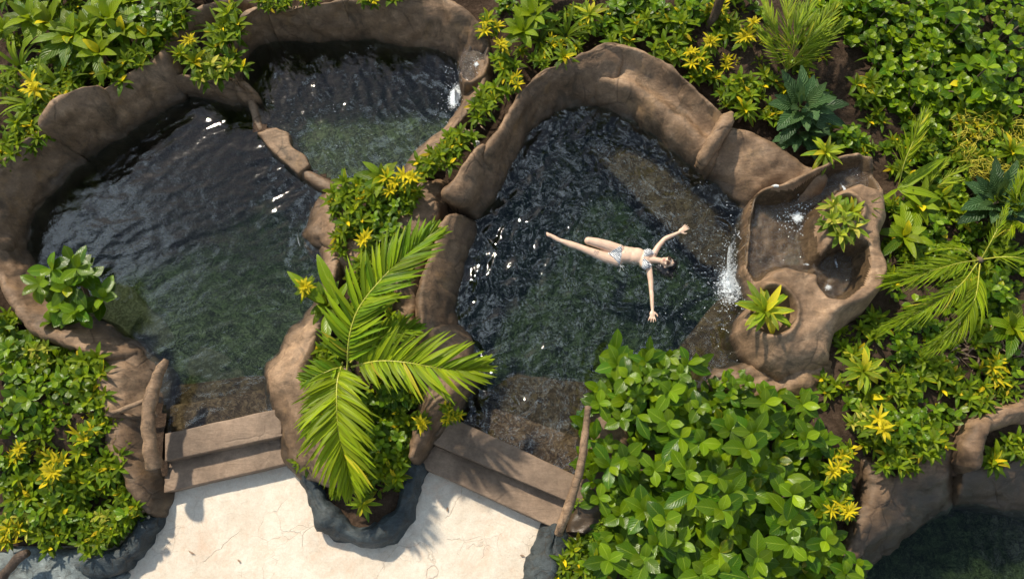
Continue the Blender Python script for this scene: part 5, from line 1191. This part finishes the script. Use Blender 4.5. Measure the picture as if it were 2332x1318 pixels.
# head
HX = (P(1535, 603, 0) - P(1504, 592.5, 0)).normalized(); HY = Vector((-HX.y, HX.x, 0)); hc = P(1519, 598.5, .03)
def hp(a, b, z): v = hc + HX * a + HY * b; return (v.x, v.y, hc.z + z)
parts += [('e', hp(.018, 0, -.012), HX, (.098, .072, .086)), ('e', hp(-.035, 0, .012), HX, (.058, .054, .058)), ('e', hp(-.078, 0, .020), HX, (.020, .026, .024)), ('c', hp(.020, 0, .070), hp(-.018, 0, .086), .0085, .0125),
          ('e', hp(-.021, .010, .076), HX, (.009, .009, .009)), ('e', hp(-.021, -.010, .076), HX, (.009, .009, .009)), ('e', hp(-.045, 0, .066), HX, (.008, .022, .012)), ('e', hp(-.057, 0, .064), HX, (.009, .019, .012)), ('e', hp(-.005, .036, .052), HX, (.024, .020, .020)), ('e', hp(-.005, -.036, .052), HX, (.024, .020, .020)),
          ('c', hp(.030, -.040, .060), hp(.030, .040, .060), .012, .012), ('e', hp(0, .070, -.005), HX, (.028, .010, .018)), ('e', hp(0, -.070, -.005), HX, (.028, .010, .018))]
body = blob_mesh(parts)
pe_c = Vector(P(1404, 582, 0)); pz = Vector((pe_c.x, pe_c.y, 0))
woman = tag(empty('person', tuple(pz)), 'woman floating on her back with arms spread in the right pool, striped bikini and sunglasses', 'person')
def rel(o): o.parent = woman; o.matrix_parent_inverse = Matrix.Translation(-pz); return o
bs = NB('skin'); co = bs.coord(); nz = bs.noise(9, 4, .6, co)
cskin = bs.ramp(nz, [(.3, (.60, .40, .285)), (.7, (.72, .51, .375))])
tp = P(1358, 577, 0)
dv = bs.n('ShaderNodeVectorMath', {0: co, 1: (tp.x, tp.y, .03)}, operation='DISTANCE').outputs['Value']
tm = bs.math('MULTIPLY', bs.ramp(dv, [(.028, 1.0), (.045, 0.0)]), bs.ramp(bs.noise(55, 3, .6, co, 1.5), [(.46, 0.0), (.52, .7)]))
cskin = bs.mix(tm, cskin, (.10, .085, .08))
lp = Vector(hp(-.051, 0, .068)); lv = bs.n('ShaderNodeVectorMath', {0: co, 1: tuple(lp)}, operation='DISTANCE').outputs['Value']
cskin = bs.mix(bs.ramp(lv, [(.014, .75), (.024, 0.0)]), cskin, (.42, .13, .11))
nv_ = P(1422.5, 577, 0); nd = bs.n('ShaderNodeVectorMath', {0: co, 1: (nv_.x, nv_.y, .06)}, operation='DISTANCE').outputs['Value']
cskin = bs.mix(bs.ramp(nd, [(.006, .6), (.014, 0.0)]), cskin, (.22, .11, .07))
ps = bs.pbsdf(Base_Color=cskin, Roughness=.38, Normal=bs.bump(bs.noise(90, 3, .6, co), .12, .003)); ps.inputs['Subsurface Weight'].default_value = .12; ps.inputs['Subsurface Radius'].default_value = (.012, .005, .003)
M['skin'] = bs.done(ps.outputs[0])
ob = bpy.data.objects.new('body', body); C.objects.link(ob); body.materials.append(M['skin']); rel(ob)
# bikini lifted off the body surface
bz = NB('bikini'); cz = bz.coord()
wv = bz.n('ShaderNodeTexWave', {'Vector': cz, 'Scale': 22.0, 'Distortion': 4.0, 'Detail': 1.0, 'Detail Scale': 1.3}, wave_type='BANDS', bands_direction='DIAGONAL').outputs['Fac']
M['bikini'] = bz.done(bz.pbsdf(Base_Color=bz.ramp(wv, [(.50, (.04, .06, .10)), (.58, (.78, .78, .76))]), Roughness=.6).outputs[0])
def cloth(name, test, off=.004):
    co = np.empty(len(body.vertices) * 3); body.vertices.foreach_get('co', co); co = co.reshape(-1, 3)
    no = np.empty(len(body.vertices) * 3); body.vertices.foreach_get('normal', no); no = no.reshape(-1, 3)
    d = co - np.array(pe_c); a = d @ np.array(AX); b = d @ np.array(BX)
    ok = test(a, b, co[:, 2], no[:, 2], co)
    F = [tuple(p.vertices) for p in body.polygons if all(ok[v] for v in p.vertices)]
    used = sorted({v for f in F for v in f}); mp = {v: i for i, v in enumerate(used)}
    V = (co + no * off)[used]
    # inner layer for thickness
    o = mesh_obj(name, V, [tuple(mp[v] for v in f) for f in F], M['bikini']); sm = o.modifiers.new('solid', 'SOLIDIFY'); sm.thickness = .003; sm.offset = -1
    return rel(o)
def t_bot(a, b, z, nz, co):
    lim = np.where(a > .035, .30, .012 + np.clip(a + .105, 0, 1) * .72)
    return (a > -.115) & (a < .062 - .12 * np.abs(b)) & (np.abs(b) < lim) & (z > -.09)
cup = []
for (cx, cy) in ((1476, 575.5), (1470.5, 605)):
    q = P(cx, cy, 0); d = np.array([q.x - pe_c.x, q.y - pe_c.y, 0]); cup.append((d @ np.array(AX), d @ np.array(BX)))
def t_top(a, b, z, nz, co):
    m = np.zeros(a.shape, bool)
    for (ca, cb) in cup:
        da = a - ca; db = b - cb
        m |= (da > -.052) & (np.abs(db) < .062 - .55 * np.clip(da, -.02, .1)) & (da < .068) & (z > -.01)
        m |= (da > .05) & (da < .125) & (np.abs(db - .35 * (0 - cb) * np.clip((da - .05) / .07, 0, 1)) < .006) & (z > 0)
    ca = (cup[0][0] + cup[1][0]) / 2
    m |= (np.abs(a - ca + .045) < .006) & (z > -.08) & (np.abs(b) < .16)
    return m
cloth('bikini_bottom', t_bot); cloth('bikini_top', t_top)
tie = P(1412, 604, .0)
for k, (dx, dy, l) in enumerate(((8, 12, .1), (-2, 16, .1), (12, 5, .08))):
    e = P(1412 + dx, 604 + dy, .004); rel(limb('bikini_tie', [(tie.x, tie.y, .012, .003), ((tie.x + e.x) / 2 + .008, (tie.y + e.y) / 2, .010, .003), (e.x, e.y, .008, .0025)], M['bikini'], seg=6, amp=0))
# sunglasses
gb = NB('lens'); M['lens'] = gb.done(gb.pbsdf(Base_Color=(.05, .025, .015), Roughness=.06).outputs[0])
fb = NB('frame'); M['frame'] = fb.done(fb.pbsdf(Base_Color=(.16, .09, .04), Roughness=.3, Metallic=.5).outputs[0])
V = []; F = []
def disc(cx, cy, cz, r, V, F, dz=.006, ax=1.0):
    k = len(V); n = 18
    for rr, zz in ((r, -.002), (r, .0), (r * .7, dz * .7)):
        for j in range(n): t = 2 * math.pi * j / n; V.append(tuple(Vector(hp(cx + rr * math.cos(t), cy + rr * ax * math.sin(t), cz + zz - abs(cy + rr * math.sin(t)) * .22))))
    V.append(tuple(hp(cx, cy, cz + dz - abs(cy) * .22)))
    for i in range(2):
        for j in range(n): F.append((k + i * n + j, k + i * n + (j + 1) % n, k + (i + 1) * n + (j + 1) % n, k + (i + 1) * n + j))
    for j in range(n): F.append((k + 2 * n + j, k + 2 * n + (j + 1) % n, k + 3 * n))
gl_f = limb('sunglasses', [(*hp(.016, -.074, .02), .003), (*hp(.014, -.062, .070), .003), (*hp(.018, -.02, .090), .003), (*hp(.018, .0, .092), .0035), (*hp(.018, .02, .090), .003), (*hp(.014, .062, .070), .003), (*hp(.016, .074, .02), .003)], M['frame'], seg=6, amp=0)
rel(gl_f)
for s_ in (-1, 1):
    V = []; F = []; disc(.008, .031 * s_, .093, .024, V, F, ax=1.08); ln = mesh_obj('lens', V, F, M['lens']); ln.parent = gl_f
# hair: cap at the back of the head and wet curls spreading in the water
hb = NB('hair'); M['hair'] = hb.done(hb.pbsdf(Base_Color=(.008, .008, .010), Roughness=.22).outputs[0])
L = Leaves(); r = random.Random(5)
capp = [('e', hp(.040, 0, -.018), HX, (.090, .082, .080)), ('e', hp(.085, 0, -.010), HX, (.036, .064, .062)), ('e', hp(.02, -.03, -.045), HX, (.10, .09, .055)), ('e', hp(-.03, -.07, -.030), HX, (.08, .065, .04)), ('e', hp(.0, -.10, -.025), HX, (.07, .06, .03))]
hm = blob_mesh(capp, .008, 2)
nn = [Vector(v.co) for v in hm.vertices]
for v in hm.vertices: v.co += v.normal * (.006 * noise.noise(v.co * 60) + .004 * noise.noise(v.co * 120))
Vh = [tuple(v.co) for v in hm.vertices]; Fh = [tuple(p.vertices) for p in hm.polygons]
def strand(p, az, ln, rad, zb):
    zb += .024
    n = 9; k0 = len(Vh); ph = r.uniform(0, 6.28); wf_ = r.uniform(1.6, 3.0)
    c = Vector(p)
    for i in range(n + 1):
        t = i / n; a = az + .9 * math.sin(ph + t * wf_ * 3.0); d = Vector((math.cos(a), math.sin(a), 0)); s = Vector((-d.y, d.x, 0)); rr = rad * (1 - .6 * t)
        for (u, w) in ((1, 0), (0, 1), (-1, 0), (0, -1)): Vh.append(tuple(c + s * u * rr + Vector((0, 0, w * rr * .6))))
        c = c + d * ln / n; c.z = c.z * .8 + zb * .2
    for i in range(n):
        for j in range(4): Fh.append((k0 + i * 4 + j, k0 + i * 4 + (j + 1) % 4, k0 + (i + 1) * 4 + (j + 1) % 4, k0 + (i + 1) * 4 + j))
for i in range(230):
    t = r.random(); base = hp(r.uniform(-.06, .10), r.uniform(-.085, .0) if t < .75 else r.uniform(.0, .07), -.02)
    ang = math.atan2(HY.y, HY.x)
    az = r.gauss(-1.9, .7) if t < .75 else r.gauss(.6, .7)
    strand(base, az, r.uniform(.07, .17) if t < .75 else r.uniform(.04, .08), r.uniform(.004, .008), r.uniform(-.012, .012))
hr = mesh_obj('hair', Vh, Fh, M['hair']); rel(hr)
